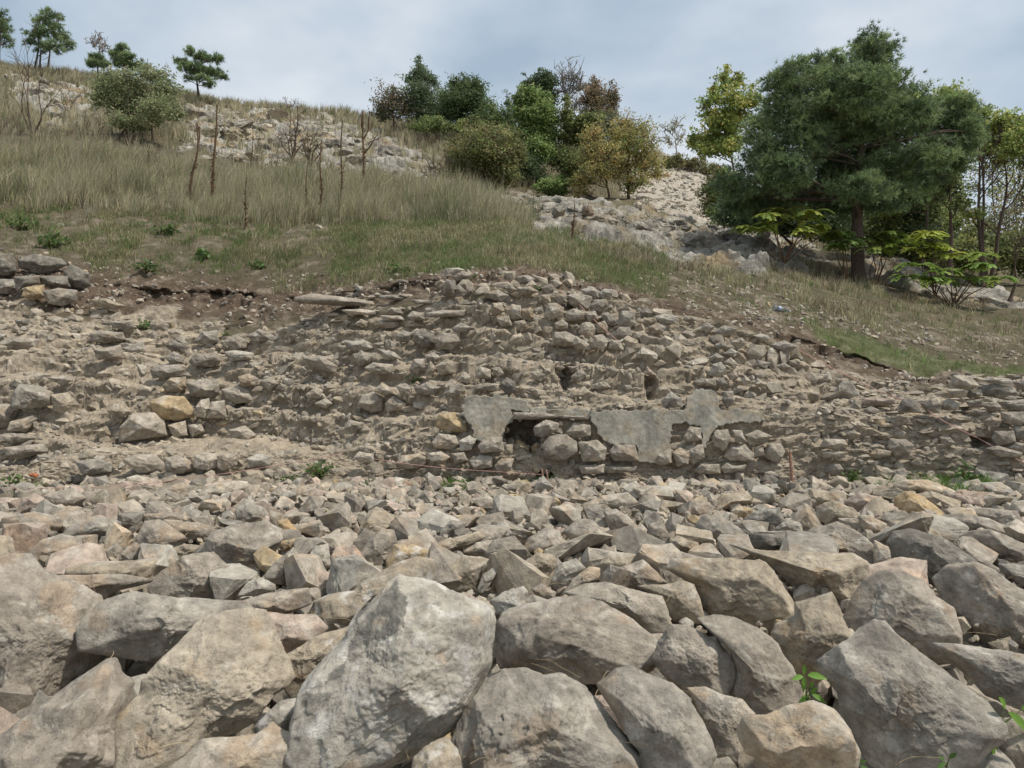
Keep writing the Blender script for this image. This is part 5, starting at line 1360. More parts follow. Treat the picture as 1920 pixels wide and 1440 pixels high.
def tree(name, label, base, blobs, src=None, d=None, kind='leaf', cols=((.09, .1, .03),), trunk_px=8, nclump=26, per=60, leaf=.07, seed=1, dscale=1.0, group=None, cat='tree',
         trunks=None, density=1.0, fork=.45, bark=None, sub=5, up=.5, spread=.30, depth=0.0, leafless=False, lean=0):
    """base = pixel of the foot of the trunk; blobs = (px, row, rx, ry) of the clumps of the crown"""
    r = np.random.default_rng(seed)
    o_, k_ = {'1': ((0, 0), 3), '2': ((640, 0), 3), '3': ((1280, 0), 3), None: ((0, 0), 1)}[src]
    cv = lambda x, y: (x / k_ + o_[0], y / k_ + o_[1])
    bx, by = cv(*base)
    hpt = hit(bx, by)
    if d is None:
        B0 = hpt if hpt is not None else pt(bx, by, 50.)
    else:
        B0 = pt(bx, by, d)
        B0[2] = drop(B0[0], B0[1]) if hpt is None or abs(hpt[1] - d) > 1 else hpt[2]
    y0 = B0[1]
    mpp = y0 / F
    blobs = [cv(b[0], b[1]) + (b[2] / k_, b[3] / k_) for b in blobs]
    ws = np.array([b[2] * b[3] for b in blobs], float)
    xm = np.average([b[0] for b in blobs], weights=ws)
    halfw = max(abs(b[0] - xm) + b[2] for b in blobs)
    root = empty(name, (B0[0], B0[1], B0[2]))
    tag(root, label, cat, group)
    if kind == 'pine' and trunk_px < 20: blobs = [(b[0], b[1], b[2] * .82, b[3] * .82) for b in blobs]
    if kind == 'leaf' and not leafless:
        blobs = [(b[0], b[1], b[2] * 1.12, b[3] * 1.12) for b in blobs]; leaf *= 1.18; per = int(per * .68); nclump = int(nclump * 1.5); spread *= .8
    paths, CEN, DIR, CC, SZ = [], [], [], [], []
    topy = min(b[1] - b[3] * .3 for b in blobs)
    tr = trunks or [(bx, by)]
    mainP = []
    for ti, (tx, ty) in enumerate(tr):
        a = pt(tx, ty, y0); a[2] = min(a[2], B0[2] + .3) - .15 if True else a[2]
        tb = [b for i, b in enumerate(blobs) if i % len(tr) == ti] or blobs
        wt = min(tb, key=lambda b: b[1])
        e_ = pt(.5 * wt[0] + .5 * (xm if len(tr) == 1 else tx) + lean, .8 * wt[1] + .2 * by, y0)
        P = limb(a, e_, r, 12, 0, .15 if kind == 'pine' else .4)
        R = np.linspace(trunk_px * mpp * .5, trunk_px * mpp * .10, 12) / (len(tr) ** .3)
        R[0] *= 1.35
        paths.append((P, R)); mainP.append((P, R))
    base_n = ws.sum()
    for bi, (x, y, rx, ry) in enumerate(blobs):
        # depth of the blob: fills a rounded crown
        off = math.sqrt(max(0, 1 - min(1, abs(x - xm) / halfw) ** 2)) * halfw * .6
        dy = (r.uniform(-1, 1) * off + depth * rx) * mpp * dscale
        c = pt(x, y, y0 + dy)
        rad = np.array([rx, (rx + ry) / 2 * .9 * dscale, ry]) * (y0 + dy) / F
        P, R = mainP[bi % len(mainP)]
        hz = c[2] - rad[2] * .8
        k = int(np.clip(np.searchsorted(P[:, 2], P[0, 2] + (hz - P[0, 2]) * (1 - fork * .4)), 2, 10))
        a = P[k]
        Lm = limb(a, c + np.array([0, 0, rad[2] * .2]), r, 7, -.04 if kind != 'pine' else .02)
        r0 = R[k] * (.42 if kind == 'pine' else .6)
        paths.append((Lm, np.linspace(r0, r0 * .25, 7)))
        m = max(3, int(nclump * density * (rx * ry) / base_n * len(blobs)))
        v = r.normal(size=(m, 3)); v /= np.linalg.norm(v, axis=1)[:, None]
        v *= (r.random(m) ** .42)[:, None] * r.uniform(.7, 1.18, m)[:, None]
        cc = c + v * rad
        if kind == 'leaf' and not leafless:      # ragged shoots beyond the round of the crown
            q2 = np.flatnonzero(v[:, 2] > .25)[::3]
            cc[q2] += np.stack([v[q2, 0] * rad[0] * .25, v[q2, 1] * 0, rad[2] * r.uniform(.15, .6, len(q2))], 1)
        for s_ in range(min(m, int(sub * (2 if leafless else 1)) + 2)):
            st = Lm[int(r.integers(2, 7))]
            tip = cc[s_] if not leafless else c + v[s_] * rad * np.array([1.15, 1.1, 1.15]) + np.array([0, 0, rad[2] * .3 * r.random()])
            sb = limb(st, tip, r, 5, .06)
            paths.append((sb, np.linspace(max(r0 * .28, .0007 * y0 * .5), .00045 * y0, 5)))
            if leafless or kind == 'leaf':
                for _ in range(5 if leafless else 2):
                    q0 = sb[int(r.integers(1, 5))]; tw = r.normal(size=3) * rad * .32; tw[2] = abs(tw[2]) * 1.1
                    paths.append((limb(q0, q0 + tw, r, 4, .05), np.linspace(.0004 * y0, .0002 * y0, 4)))
        if leafless: continue
        crad = spread * min(rad[0], rad[2]) + .05
        npc = max(4, int(per * r.uniform(.8, 1.2)))
        tint = 1 + r.normal(0, .16, m)
        ci = r.integers(0, len(cols), m)
        g = r.normal(size=(m, npc, 3)) * crad * np.array([1.15, 1.15, .62]) * .85 * r.uniform(.6, 1.35, (m, 1, 1))
        p = cc[:, None] + g
        CEN.append(p.reshape(-1, 3)); 
        dd = g + (cc - c)[:, None] * .8 + np.array([0, 0, .25 * crad]); dd /= np.linalg.norm(dd, axis=2)[..., None] + 1e-9
        DIR.append(dd.reshape(-1, 3))
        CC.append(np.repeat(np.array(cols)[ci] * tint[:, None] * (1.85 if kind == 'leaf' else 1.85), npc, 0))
        SZ.append(np.full(m * npc, leaf))
    V, Fq = tubes(paths, 7 if trunk_px > 20 else 5)
    mesh_np('trunk', V, Fq, bark or M_BARK, parent=root, smooth=True)
    if CEN:
        CEN, DIR, CC, SZ = map(np.concatenate, (CEN, DIR, CC, SZ))
        if kind == 'pine':
            V, Fq, c = needles(CEN, DIR, SZ, CC, r, K=9, wd=.13)
            mesh_np('crown', V, Fq, M_NEEDLE, c, parent=root)
        else:
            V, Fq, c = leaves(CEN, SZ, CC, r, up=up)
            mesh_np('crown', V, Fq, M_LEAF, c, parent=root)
    return root

PINE = [(.095, .135, .065), (.115, .155, .072), (.155, .20, .09), (.065, .09, .05)]
GP = 'small pines standing on the skyline'
# the big pine
tree('pine_tree', 'big dark green pine with a broad dense crown and bare reddish trunk', (1611, 526), [
 (1632, 92, 26, 34), (1612, 118, 46, 36), (1655, 110, 30, 38), (1548, 120, 32, 26), (1500, 138, 42, 26), (1468, 150, 30, 22), (1560, 160, 66, 38), (1630, 165, 66, 42), (1475, 195, 48, 44), (1560, 210, 80, 48), (1655, 200, 66, 46),
 (1430, 245, 38, 40), (1480, 275, 64, 44), (1605, 280, 80, 48), (1690, 262, 56, 46), (1420, 300, 36, 34), (1465, 325, 58, 40), (1665, 320, 64, 40), (1570, 325, 70, 38), (1445, 375, 66, 40), (1400, 380, 46, 26), (1530, 365, 66, 30),
 (1773, 250, 60, 50), (1815, 255, 28, 34), (1800, 205, 38, 30), (1712, 205, 42, 44), (1745, 290, 54, 32), (1780, 300, 44, 26), (1610, 355, 60, 30), (1600, 375, 66, 34), (1655, 365, 60, 34), (1370, 350, 36, 30), (1720, 340, 50, 30), (1540, 240, 70, 44), (1620, 225, 60, 40)],
 kind='pine', cols=PINE, trunk_px=27, nclump=76, per=17, leaf=.12, seed=21, sub=9, dscale=.8, spread=.115, fork=.2)
# trees on the skyline at the left
tree('pine_tree', 'dark pine cut off by the left edge on the skyline', (-8, 400), [(10, 80, 30, 45), (12, 160, 48, 60), (35, 235, 42, 36), (-30, 120, 50, 80)], src='1', d=52, kind='pine', cols=PINE, trunk_px=5, nclump=34, per=7, leaf=.26, sub=7, spread=.16, seed=31, group=GP)
tree('pine_tree', 'fullest dark pine on the skyline, standing on three thin trunks', (245, 408), [(270, 75, 55, 32), (225, 115, 50, 38), (320, 115, 48, 38), (270, 175, 95, 55), (180, 205, 62, 36), (345, 200, 60, 42), (300, 265, 80, 36), (390, 250, 36, 40), (150, 235, 40, 22), (230, 265, 60, 30)], src='1', d=52, kind='pine', cols=PINE, trunk_px=6, nclump=34, per=7, leaf=.26, sub=7, spread=.16, seed=32,
     trunks=[(190 / 3, 136), (225 / 3, 137), (262 / 3, 139)], group=GP)
tree('pine_tree', 'low bushy little pine in front of the bare tree on the skyline', (550, 415), [(550, 330, 42, 28), (520, 355, 36, 24), (585, 360, 40, 22)], src='1', d=50, kind='pine', cols=PINE, trunk_px=4, nclump=34, per=7, leaf=.26, sub=7, spread=.16, seed=33, group=GP)
tree('pine_tree', 'small pine rising behind the wide feathery bush', (684, 440), [(692, 275, 40, 24), (655, 310, 40, 26), (715, 320, 40, 26), (690, 355, 62, 28), (760, 370, 40, 24), (790, 350, 14, 12)], src='1', d=49, kind='pine', cols=PINE, trunk_px=4, nclump=34, per=7, leaf=.26, sub=7, spread=.16, seed=34, group=GP)
tree('pine_tree', 'lone windswept pine with an open irregular crown on the skyline', (1117, 548), [(1065, 280, 22, 32), (1130, 320, 70, 30), (1215, 330, 38, 26), (1010, 340, 34, 24), (1085, 380, 90, 30), (1190, 400, 76, 32), (1190, 478, 36, 16), (1060, 440, 30, 18), (1150, 440, 60, 20), (1255, 440, 20, 22)], src='1', d=47, kind='pine', cols=PINE, trunk_px=5, nclump=34, per=7, leaf=.26, sub=7, spread=.16, seed=35, group=GP)
tree('bare_tree', 'leafless grey tree behind the low bushy little pine', (550, 420), [(520, 240, 30, 40), (560, 230, 36, 44), (590, 270, 30, 40)], src='1', d=53, leafless=True, trunk_px=3.5, nclump=20, seed=36, bark=M_BARKG, sub=6)
DAL = [(.15, .17, .075), (.12, .15, .06), (.17, .18, .09)]
tree('bush', 'wide grey-green feathery bush below the skyline pines', (760, 690), [(610, 480, 70, 60), (700, 440, 90, 45), (850, 425, 110, 45), (940, 500, 80, 55), (885, 600, 100, 60), (640, 570, 95, 66), (790, 540, 110, 80), (980, 640, 55, 36), (740, 630, 90, 40), (560, 560, 40, 60), (690, 680, 90, 36), (860, 680, 90, 36), (780, 710, 80, 24)], src='1', d=30, cols=DAL, trunk_px=6, nclump=26, per=46, leaf=.085, seed=37,
     trunks=[(715 / 3, 228), (760 / 3, 228), (855 / 3, 232), (660 / 3, 222)], cat='bush', up=.2)
# middle group
BG = [(.12, .18, .045), (.14, .19, .05), (.10, .145, .04)]; OL = [(.10, .115, .035), (.085, .10, .03), (.13, .13, .045), (.12, .10, .045)]; DK = [(.05, .08, .03), (.06, .09, .035)]
tree('shrub', 'reddish-brown twiggy shrub at the left end of the trees on the skyline', (300, 700), [(250, 590, 75, 70), (330, 560, 55, 60), (350, 630, 80, 60), (220, 640, 60, 40), (290, 530, 30, 40)], src='2', d=40, cols=[(.12, .10, .06), (.10, .10, .05), (.14, .10, .06), (.09,.11,.05)], trunk_px=4, nclump=24, per=36, leaf=.10, seed=41, cat='shrub', sub=8)
tree('conical_tree', 'blue-green tree with a thin pointed top on the skyline', (470, 700), [(432, 360, 14, 36), (432, 420, 34, 40), (400, 450, 46, 30), (470, 430, 36, 40), (440, 510, 80, 44), (440, 590, 95, 60), (470, 650, 60, 40), (510, 450, 30, 24)], src='2', d=40, cols=[(.085, .12, .06), (.10, .14, .07), (.07, .10, .05)], trunk_px=4, nclump=30, per=46, leaf=.10, seed=42)
tree('leafy_tree', 'round-topped dark green tree right of the pointed one', (720, 730), [(690, 490, 80, 46), (760, 500, 36, 50), (720, 560, 90, 60), (610, 570, 60, 70), (700, 650, 80, 55), (590, 640, 60, 50), (640, 470, 36, 20), (780, 590, 30, 50)], src='2', d=39, cols=DK + [(.08, .12, .04)], trunk_px=5, nclump=32, per=52, leaf=.10, seed=43)
tree('shrub', 'low yellow-green shrub beneath the round-topped dark green tree', (540, 740), [(520, 700, 70, 34), (440, 710, 70, 26), (600, 720, 50, 26)], src='2', d=37, cols=[(.13, .17, .05), (.1, .13, .04)], trunk_px=3, nclump=22, per=40, leaf=.10, seed=44, cat='shrub')
tree('sapling', 'small leafy sapling with upright shoots in the gap between the tree groups', (870, 740), [(850, 610, 38, 46), (870, 680, 50, 40)], src='2', d=37, cols=[(.09, .14, .04)], trunk_px=3, nclump=14, per=32, leaf=.09, seed=45, cat='tree', sub=8)
tree('sapling', 'thin tall dark sapling just left of the bright green trees', (935, 740), [(938, 580, 20, 44), (925, 640, 40, 40), (950, 690, 46, 44)], src='2', d=37, cols=[(.07, .11, .035)], trunk_px=3, nclump=14, per=32, leaf=.09, seed=46, cat='tree', sub=8)
tree('leafy_tree', 'dark narrow tree rising highest behind the bright green tree', (1120, 720), [(1130, 430, 44, 36), (1165, 470, 36, 60), (1060, 490, 50, 40), (1030, 465, 16, 30), (1110, 520, 80, 50), (1170, 560, 46, 50)], src='2', d=42, cols=DK, trunk_px=4, nclump=26, per=40, leaf=.11, seed=47)
tree('bare_tree', 'grey leafless tree with fine upright twigs behind the bright green tree', (1270, 740), [(1240, 440, 50, 60), (1300, 440, 60, 70), (1350, 480, 44, 60), (1270, 520, 80, 70), (1330, 590, 60, 60)], src='2', d=42, leafless=True, trunk_px=5, nclump=34, seed=48, bark=M_BARKG, sub=9)
tree('conical_tree', 'browning reddish tree with a bushy base right of the grey leafless tree', (1440, 760), [(1422, 480, 30, 44), (1400, 540, 44, 50), (1450, 560, 50, 44), (1510, 540, 36, 50), (1440, 630, 90, 60), (1400, 690, 70, 40), (1530, 600, 30, 50)], src='2', d=40, cols=[(.15, .10, .055), (.12, .09, .05), (.09, .085, .04), (.17, .12, .07)], trunk_px=5, nclump=28, per=44, leaf=.10, seed=49, sub=9)
tree('leafy_tree', 'bright green tree with upswept branches in the middle of the group', (1090, 1010), [(1040, 545, 50, 44), (1120, 590, 60, 50), (1070, 640, 90, 50), (1160, 650, 44, 50), (1100, 720, 90, 44), (1050, 770, 70, 46), (1160, 770, 60, 46), (1090, 850, 100, 60), (1180, 850, 44, 36), (1010, 610, 30, 60)], src='2', d=31, cols=BG, trunk_px=6, nclump=34, per=58, leaf=.11, seed=50)
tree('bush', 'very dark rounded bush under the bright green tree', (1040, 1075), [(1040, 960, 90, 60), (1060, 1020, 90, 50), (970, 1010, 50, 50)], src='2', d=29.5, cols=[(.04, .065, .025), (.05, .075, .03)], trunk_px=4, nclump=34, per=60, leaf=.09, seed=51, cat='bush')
tree('bush', 'large olive-green rounded bush in front of the middle tree group', (790, 1085), [(740, 720, 66, 36), (830, 760, 100, 44), (700, 830, 90, 60), (800, 850, 130, 80), (910, 840, 100, 66), (950, 900, 80, 56), (680, 930, 90, 66), (790, 960, 130, 80), (900, 970, 100, 66), (720, 1010, 90, 46), (850, 1040, 100, 36), (640, 990, 60, 50), (940, 760, 30, 26)], src='2', d=27, cols=OL + [(.14, .17, .04)], trunk_px=7, nclump=36, per=60, leaf=.085, seed=52,
     trunks=[(870, 361), (905, 362), (935, 361)], cat='bush', depth=-.1)
tree('leafy_tree', 'olive tree with horizontal sprays between the bright green and orange trees', (1260, 1060), [(1260, 770, 80, 36), (1350, 690, 70, 36), (1270, 640, 26, 70), (1330, 780, 60, 40), (1240, 900, 80, 50), (1320, 920, 60, 50), (1290, 1000, 70, 40), (1420, 670, 60, 30)], src='2', d=31, cols=[(.10, .13, .035), (.13, .15, .045), (.08, .1, .03)], trunk_px=5, nclump=28, per=46, leaf=.10, seed=53)
tree('shrub', 'low bright green shrub at the edge of the dry grass below the trees', (1180, 1100), [(1160, 1050, 50, 40), (1210, 1090, 50, 26), (1230, 1040, 36, 34)], src='2', d=27.5, cols=BG, trunk_px=3, nclump=26, per=50, leaf=.09, seed=54, cat='shrub')
tree('shrub', 'dense green undergrowth between the pointed tree and the bright green tree', (800, 760), [(780, 690, 60, 50), (860, 700, 60, 50), (930, 720, 60, 40), (700, 710, 60, 40)], src='2', d=38.5, cols=[(.09, .12, .04), (.07, .1, .035)], trunk_px=3, nclump=30, per=44, leaf=.10, seed=59, cat='shrub')
tree('shrub', 'tangled dark scrub behind the autumn pair of trees', (1400, 900), [(1230, 690, 60, 60), (1330, 740, 80, 60), (1420, 770, 80, 60), (1500, 720, 70, 60), (1560, 800, 60, 60), (1300, 860, 80, 60), (1450, 880, 90, 60)], src='2', d=36, cols=[(.085, .095, .04), (.11, .11, .05)], trunk_px=3, nclump=30, per=40, leaf=.10, seed=60, cat='shrub')
OR = [(.24, .20, .055), (.20, .19, .055), (.27, .185, .06), (.17, .17, .05)]
tree('leafy_tree', 'thin-trunked orange-olive tree, the left one of the autumn pair', (1533, 1210), [(1410, 760, 60, 60), (1440, 830, 80, 60), (1500, 890, 90, 60), (1400, 900, 70, 60), (1540, 960, 60, 50), (1450, 970, 90, 50), (1360, 1010, 60, 50), (1340, 1080, 50, 36), (1560, 900, 36, 60)], src='2', d=27, cols=OR, trunk_px=6, nclump=24, per=30, leaf=.075, seed=55, sub=9)
tree('leafy_tree', 'taller orange-olive tree with a rounded top, the right one of the autumn pair', (1607, 1220), [(1600, 700, 80, 44), (1660, 730, 70, 50), (1720, 790, 60, 60), (1620, 810, 80, 60), (1570, 770, 50, 60), (1690, 870, 90, 60), (1740, 930, 80, 44), (1640, 930, 80, 50), (1620, 1030, 50, 50), (1790, 980, 60, 36), (1700, 1010, 50, 34)], src='2', d=27.5, cols=OR + [(.12, .16, .04)], trunk_px=8, nclump=24, per=32, leaf=.075, seed=56, sub=9)
tree('bare_tree', 'sparse airy tree with few leaves on the skyline right of the autumn pair', (1890, 885), [(1830, 720, 60, 40), (1890, 700, 44, 34), (1840, 790, 60, 40), (1910, 780, 36, 50)], src='2', d=42, cols=[(.2, .2, .09)], trunk_px=3, nclump=7, per=12, leaf=.11, seed=57, bark=M_BARKG, sub=9)
tree('shrub', 'olive scrub along the skyline at the top of the scree', (1900, 930), [(1870, 910, 70, 30), (1960, 925, 90, 26), (2060, 950, 80, 26)], src='2', d=40, cols=OL, trunk_px=3, nclump=28, per=40, leaf=.1, seed=58, cat='shrub')
# right side
YG = [(.22, .25, .045), (.17, .22, .04), (.13, .18, .04), (.28, .25, .05)]
tree('young_tree', 'tall slender yellow-green young tree at the left of the big pine', (306, 1010), [(238, 410, 20, 40), (240, 470, 40, 34), (312, 450, 24, 44), (175, 490, 18, 40), (178, 560, 44, 34), (280, 560, 66, 60), (120, 590, 26, 26), (150, 640, 44, 40), (215, 680, 90, 50), (320, 650, 70, 60), (390, 560, 50, 60), (100, 790, 60, 44), (60, 800, 26, 50), (190, 770, 80, 50), (280, 760, 60, 50), (130, 850, 60, 30), (260, 840, 70, 44)], src='3', d=23, cols=YG, trunk_px=6, nclump=15, per=34, leaf=.095, seed=61, density=1.0)
tree('shrub', 'yellow-green shrub at the foot of the slender young tree beside the scree', (240, 1230), [(230, 1000, 60, 40), (180, 1060, 60, 36), (260, 1100, 80, 60), (190, 1150, 70, 60), (240, 1210, 80, 40)], src='3', d=22, cols=YG[1:3] + OL, trunk_px=4, nclump=30, per=46, leaf=.085, seed=62, cat='shrub')
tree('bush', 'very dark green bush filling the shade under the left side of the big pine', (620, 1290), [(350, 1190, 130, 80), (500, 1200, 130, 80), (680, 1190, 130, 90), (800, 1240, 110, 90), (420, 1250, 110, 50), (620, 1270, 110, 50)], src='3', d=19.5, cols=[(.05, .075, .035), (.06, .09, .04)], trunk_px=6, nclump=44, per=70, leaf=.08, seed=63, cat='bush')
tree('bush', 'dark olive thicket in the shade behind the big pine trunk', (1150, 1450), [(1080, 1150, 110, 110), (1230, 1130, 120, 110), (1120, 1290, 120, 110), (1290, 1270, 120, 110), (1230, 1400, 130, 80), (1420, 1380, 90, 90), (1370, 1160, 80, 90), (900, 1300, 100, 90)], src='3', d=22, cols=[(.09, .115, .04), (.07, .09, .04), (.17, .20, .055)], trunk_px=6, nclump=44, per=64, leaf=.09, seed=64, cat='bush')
tree('bush', 'yellow-green leafy tree behind the right lobe of the big pine', (1350, 1300), [(1320, 600, 60, 60), (1300, 560, 40, 50), (1290, 650, 40, 50), (1500, 540, 60, 44), (1560, 570, 44, 44), (1450, 580, 50, 40), (1430, 1000, 90, 80), (1160, 1170, 60, 50)], src='3', d=21, cols=YG, trunk_px=5, nclump=24, per=34, leaf=.08, seed=65, cat='tree')
tree('slender_tree', 'slender dark-trunked tree between the big pine and the spreading tree', (1500, 1500), [(1440, 960, 60, 60), (1520, 940, 60, 70), (1470, 1060, 80, 60), (1400, 1100, 50, 60), (1560, 1140, 50, 40), (1540, 1060, 50, 50)], src='3', d=19, cols=[(.12, .15, .045), (.09, .12, .04)], trunk_px=11, nclump=16, per=26, leaf=.08, seed=66, sub=6)
tree('spreading_tree', 'many-branched dark-limbed tree with airy yellow-green leaves at the right edge', (1710, 1440), [(1700, 640, 60, 30), (1810, 660, 60, 30), (1890, 690, 50, 34), (1720, 720, 80, 44), (1830, 750, 90, 50), (1760, 810, 90, 50), (1880, 830, 70, 60), (1700, 860, 60, 30), (1950, 760, 60, 60), (1650, 620, 30, 20), (1600, 600, 30, 20), (1960, 900, 60, 60), (1800, 900, 60, 26), (1560, 1150, 50, 36), (1640, 1200, 50, 24)], src='3', d=19.5, cols=YG[1:] + [(.2, .24, .06)], trunk_px=12, nclump=20, per=26, leaf=.08, seed=67, sub=9,
     trunks=[(1280 + 1690 / 3, 480), (1280 + 1720 / 3, 482), (1280 + 1730 / 3, 481)], fork=.9)
tree('bare_bush', 'brownish twiggy thicket behind the spreading tree at the right edge', (1850, 1480), [(1700, 1250, 110, 80), (1850, 1200, 110, 100), (1790, 1350, 130, 90), (1900, 1350, 110, 100), (1620, 1350, 90, 80), (1950, 1100, 80, 90)], src='3', d=24, cols=[(.13, .13, .05), (.10, .10, .045), (.15, .13, .06)], trunk_px=6, nclump=24, per=32, leaf=.085, seed=68, cat='bush', sub=10)
tree('bare_sapling', 'thin dark leaning sapling low at the right edge', (1845, 1560), [(1880, 1440, 44, 40), (1900, 1360, 40, 60)], src='3', d=16.5, leafless=True, trunk_px=7, nclump=10, seed=69, cat='tree')

tree('bush', 'tall dark green thicket between the big pine and the slender dark-trunked tree', (1330, 1430), [(1340, 1000, 110, 90), (1400, 1120, 100, 90), (1480, 1230, 110, 90), (1390, 1290, 110, 90), (1500, 1380, 120, 80), (1300, 1400, 100, 60)], src='3', d=25, cols=[(.09, .12, .04), (.15, .19, .05), (.12, .15, .04)], trunk_px=6, nclump=36, per=50, leaf=.095, seed=81, cat='bush')
tree('bush', 'low dense olive bushes behind the bright frond plants at the right edge', (1750, 1500), [(1600, 1440, 100, 70), (1700, 1400, 110, 70), (1800, 1430, 110, 80), (1900, 1400, 110, 90), (1960, 1480, 90, 70), (1650, 1330, 80, 60)], src='3', d=22, cols=[(.10, .125, .04), (.08, .10, .035), (.16, .17, .05)], trunk_px=5, nclump=34, per=50, leaf=.09, seed=82, cat='bush')

tree('leafy_tree', 'airy yellow-green tree filling the gap behind the spreading tree at the right edge', (1780, 1400), [(1700, 760, 100, 60), (1820, 820, 100, 70), (1900, 760, 80, 70), (1720, 930, 90, 70), (1860, 960, 100, 80), (1780, 1060, 90, 70), (1920, 1080, 80, 80), (1660, 1050, 70, 60), (1640, 860, 50, 50)], src='3', d=27, cols=YG[1:] + [(.12, .15, .05)], trunk_px=5, nclump=13, per=22, leaf=.085, seed=83, sub=9)
tree('leafy_tree', 'feathery mid-green tree among the skyline trees behind the olive bush', (640, 740), [(560, 560, 50, 60), (600, 620, 60, 50), (540, 640, 50, 50), (500, 600, 40, 60), (830, 640, 50, 60), (800, 700, 60, 40)], src='2', d=41, cols=[(.085, .12, .05), (.10, .13, .055)], trunk_px=3, nclump=22, per=34, leaf=.09, seed=84, sub=9)

# low pinnate plants with layered yellow-green fronds
def frond_plant(label, base, fr, d, seed, cols=YG[:3], leafl=.13, cat='plant', name='frond_plant', group=None, mat=None):
    """fr: list of frond tips in pixels; leaflets in two rows along each frond"""
    r = np.random.default_rng(seed)
    B = pt(base[0], base[1], d); z = drop(B[0], B[1])
    root = empty(name, (B[0], B[1], min(z, B[2]))); tag(root, label, cat, group)
    B0 = np.array([B[0], B[1], min(z, B[2]) - .03])
    paths = []; C_, A_, S_, K_ = [], [], [], []
    for (fx_, fy_, L) in fr:
        j = pt(fx_, fy_, d + r.uniform(-.35, .35))
        paths.append((limb(B0, j, r, 6, .05), np.linspace(.018, .006, 6)))
        for s in range(int(r.integers(7, 11))):
            an = r.uniform(0, 2 * math.pi); ll = L / F * d * r.uniform(.7, 1.15)
            e_ = j + np.array([math.cos(an) * ll, math.sin(an) * ll * .7, ll * r.uniform(.05, .3)])
            P = limb(j, e_, r, 8, .12); P[:, 2] -= np.linspace(0, 1, 8) ** 2 * ll * .25
            paths.append((P, np.linspace(.005, .002, 8)))
            col = np.array(cols[int(r.integers(len(cols)))]) * r.uniform(1.5, 2.0)
            for k in range(1, 8):
                t = P[k] - P[k - 1]; t /= np.linalg.norm(t); sd_ = np.cross(t, [0, 0, 1.]); sd_ /= np.linalg.norm(sd_)
                for sg in (-1, 1):
                    for h_ in (0, .5):
                        p0 = P[k] * (1 - h_) + P[k - 1] * h_
                        dv = sd_ * sg + t * .35 + np.array([0, 0, -.15]); dv /= np.linalg.norm(dv)
                        C_.append(p0); A_.append(dv * leafl * (1.1 - .06 * k) * r.uniform(.8, 1.15)); S_.append(t * leafl * .2); K_.append(col * r.uniform(.85, 1.15))
    V, Fq = tubes(paths, 4); mesh_np('stem', V, Fq, M_STALK, parent=root)
    C_, A_, S_, K_ = map(np.array, (C_, A_, S_, K_))
    V = np.stack([C_, C_ + A_ * .5 + S_, C_ + A_, C_ + A_ * .5 - S_], 1).reshape(-1, 3)
    mesh_np('fronds', V, np.arange(len(C_))[:, None] * 4 + np.array([[0, 1, 2, 3]]), M_LEAF, np.repeat(K_, 4, 0), parent=root)
GF = 'yellow-green frond plants under the big pine'
frond_plant('tall yellow-green frond plant on the ledge left of the pine trunk', (1468, 462), [(1440, 408, 46), (1475, 395, 46), (1505, 412, 46), (1530, 425, 40), (1420, 430, 36), (1500, 435, 40), (1395, 428, 30), (1450, 425, 46), (1545, 440, 40), (1520, 400, 36)], 15.7, 71, group=GF)
frond_plant('small dark green frond plant touching the left side of the pine trunk', (1590, 485), [(1575, 440, 34), (1588, 455, 30), (1570, 462, 30), (1560, 448, 34)], 15.9, 72, cols=[(.10, .17, .045), (.13, .2, .05)], group=GF)
frond_plant('frond plant with bright leaves directly right of the pine trunk', (1640, 492), [(1630, 450, 36), (1655, 452, 40), (1672, 465, 34), (1640, 470, 36), (1690, 455, 36), (1665, 440, 34)], 16.2, 73, cols=YG[1:3], group=GF)
frond_plant('yellow-green frond plant standing clear further right of the pine trunk', (1755, 510), [(1728, 445, 34), (1745, 460, 36), (1765, 470, 36), (1775, 480, 34), (1740, 440, 36), (1720, 470, 34)], 16.5, 74, cols=YG[:2], group=GF)
frond_plant('wide patch-forming frond plant right of the low limestone slabs', (1790, 545), [(1720, 500, 44), (1760, 510, 46), (1800, 505, 46), (1850, 500, 44), (1740, 525, 44), (1870, 525, 44), (1820, 525, 46), (1780, 530, 40), (1700, 520, 36), (1840, 480, 40)], 15.8, 75, cols=[(.12, .2, .045), (.16, .22, .05)], group=GF)

# ---------------------------------------------------------------- dead mullein stalks, saplings
def stalk(label, b, t, seed, thick=1.0, branches=0):
    r = np.random.default_rng(seed)
    B = hit(*b)
    if B is None: return
    T_ = pt(t[0], t[1], B[1])
    root = empty('dead_stalk', B); tag(root, label, 'dry plant', 'tall dead stalks in the dry grass')
    P = limb(B - np.array([0, 0, .05]), T_, r, 14, 0, .25)
    H = T_[2] - B[2]
    rad = .024 * thick
    paths = [(P, np.linspace(rad, rad * .45, 14))]
    for k in range(branches):
        i_ = int(r.integers(7, 11)); e_ = P[i_] + np.array([r.normal(0, .1) * H, r.normal(0, .06), H * r.uniform(.15, .3)])
        paths.append((limb(P[i_], e_, r, 6, -.05), np.linspace(rad * .6, rad * .4, 6)))
    V, Fq = tubes(paths, 6); mesh_np('stem', V, Fq, M_STALK, parent=root)
    n = int(60 * H)
    tt = np.concatenate([r.uniform(.0, .55, n), r.uniform(.5, 1, n // 2)])
    C_ = np.stack([np.interp(tt, np.linspace(0, 1, 14), P[:, a]) for a in range(3)], 1) + r.normal(0, .022 * thick, (len(tt), 3))
    col = np.where((tt < .6)[:, None], np.array([.17, .10, .05]), np.array([.10, .07, .045]))
    V, Fq, c = leaves(C_, np.where(tt < .55, .06, .03), col, r, up=-.2)
    mesh_np('leaves', V, Fq, M_LEAF, c, parent=root)
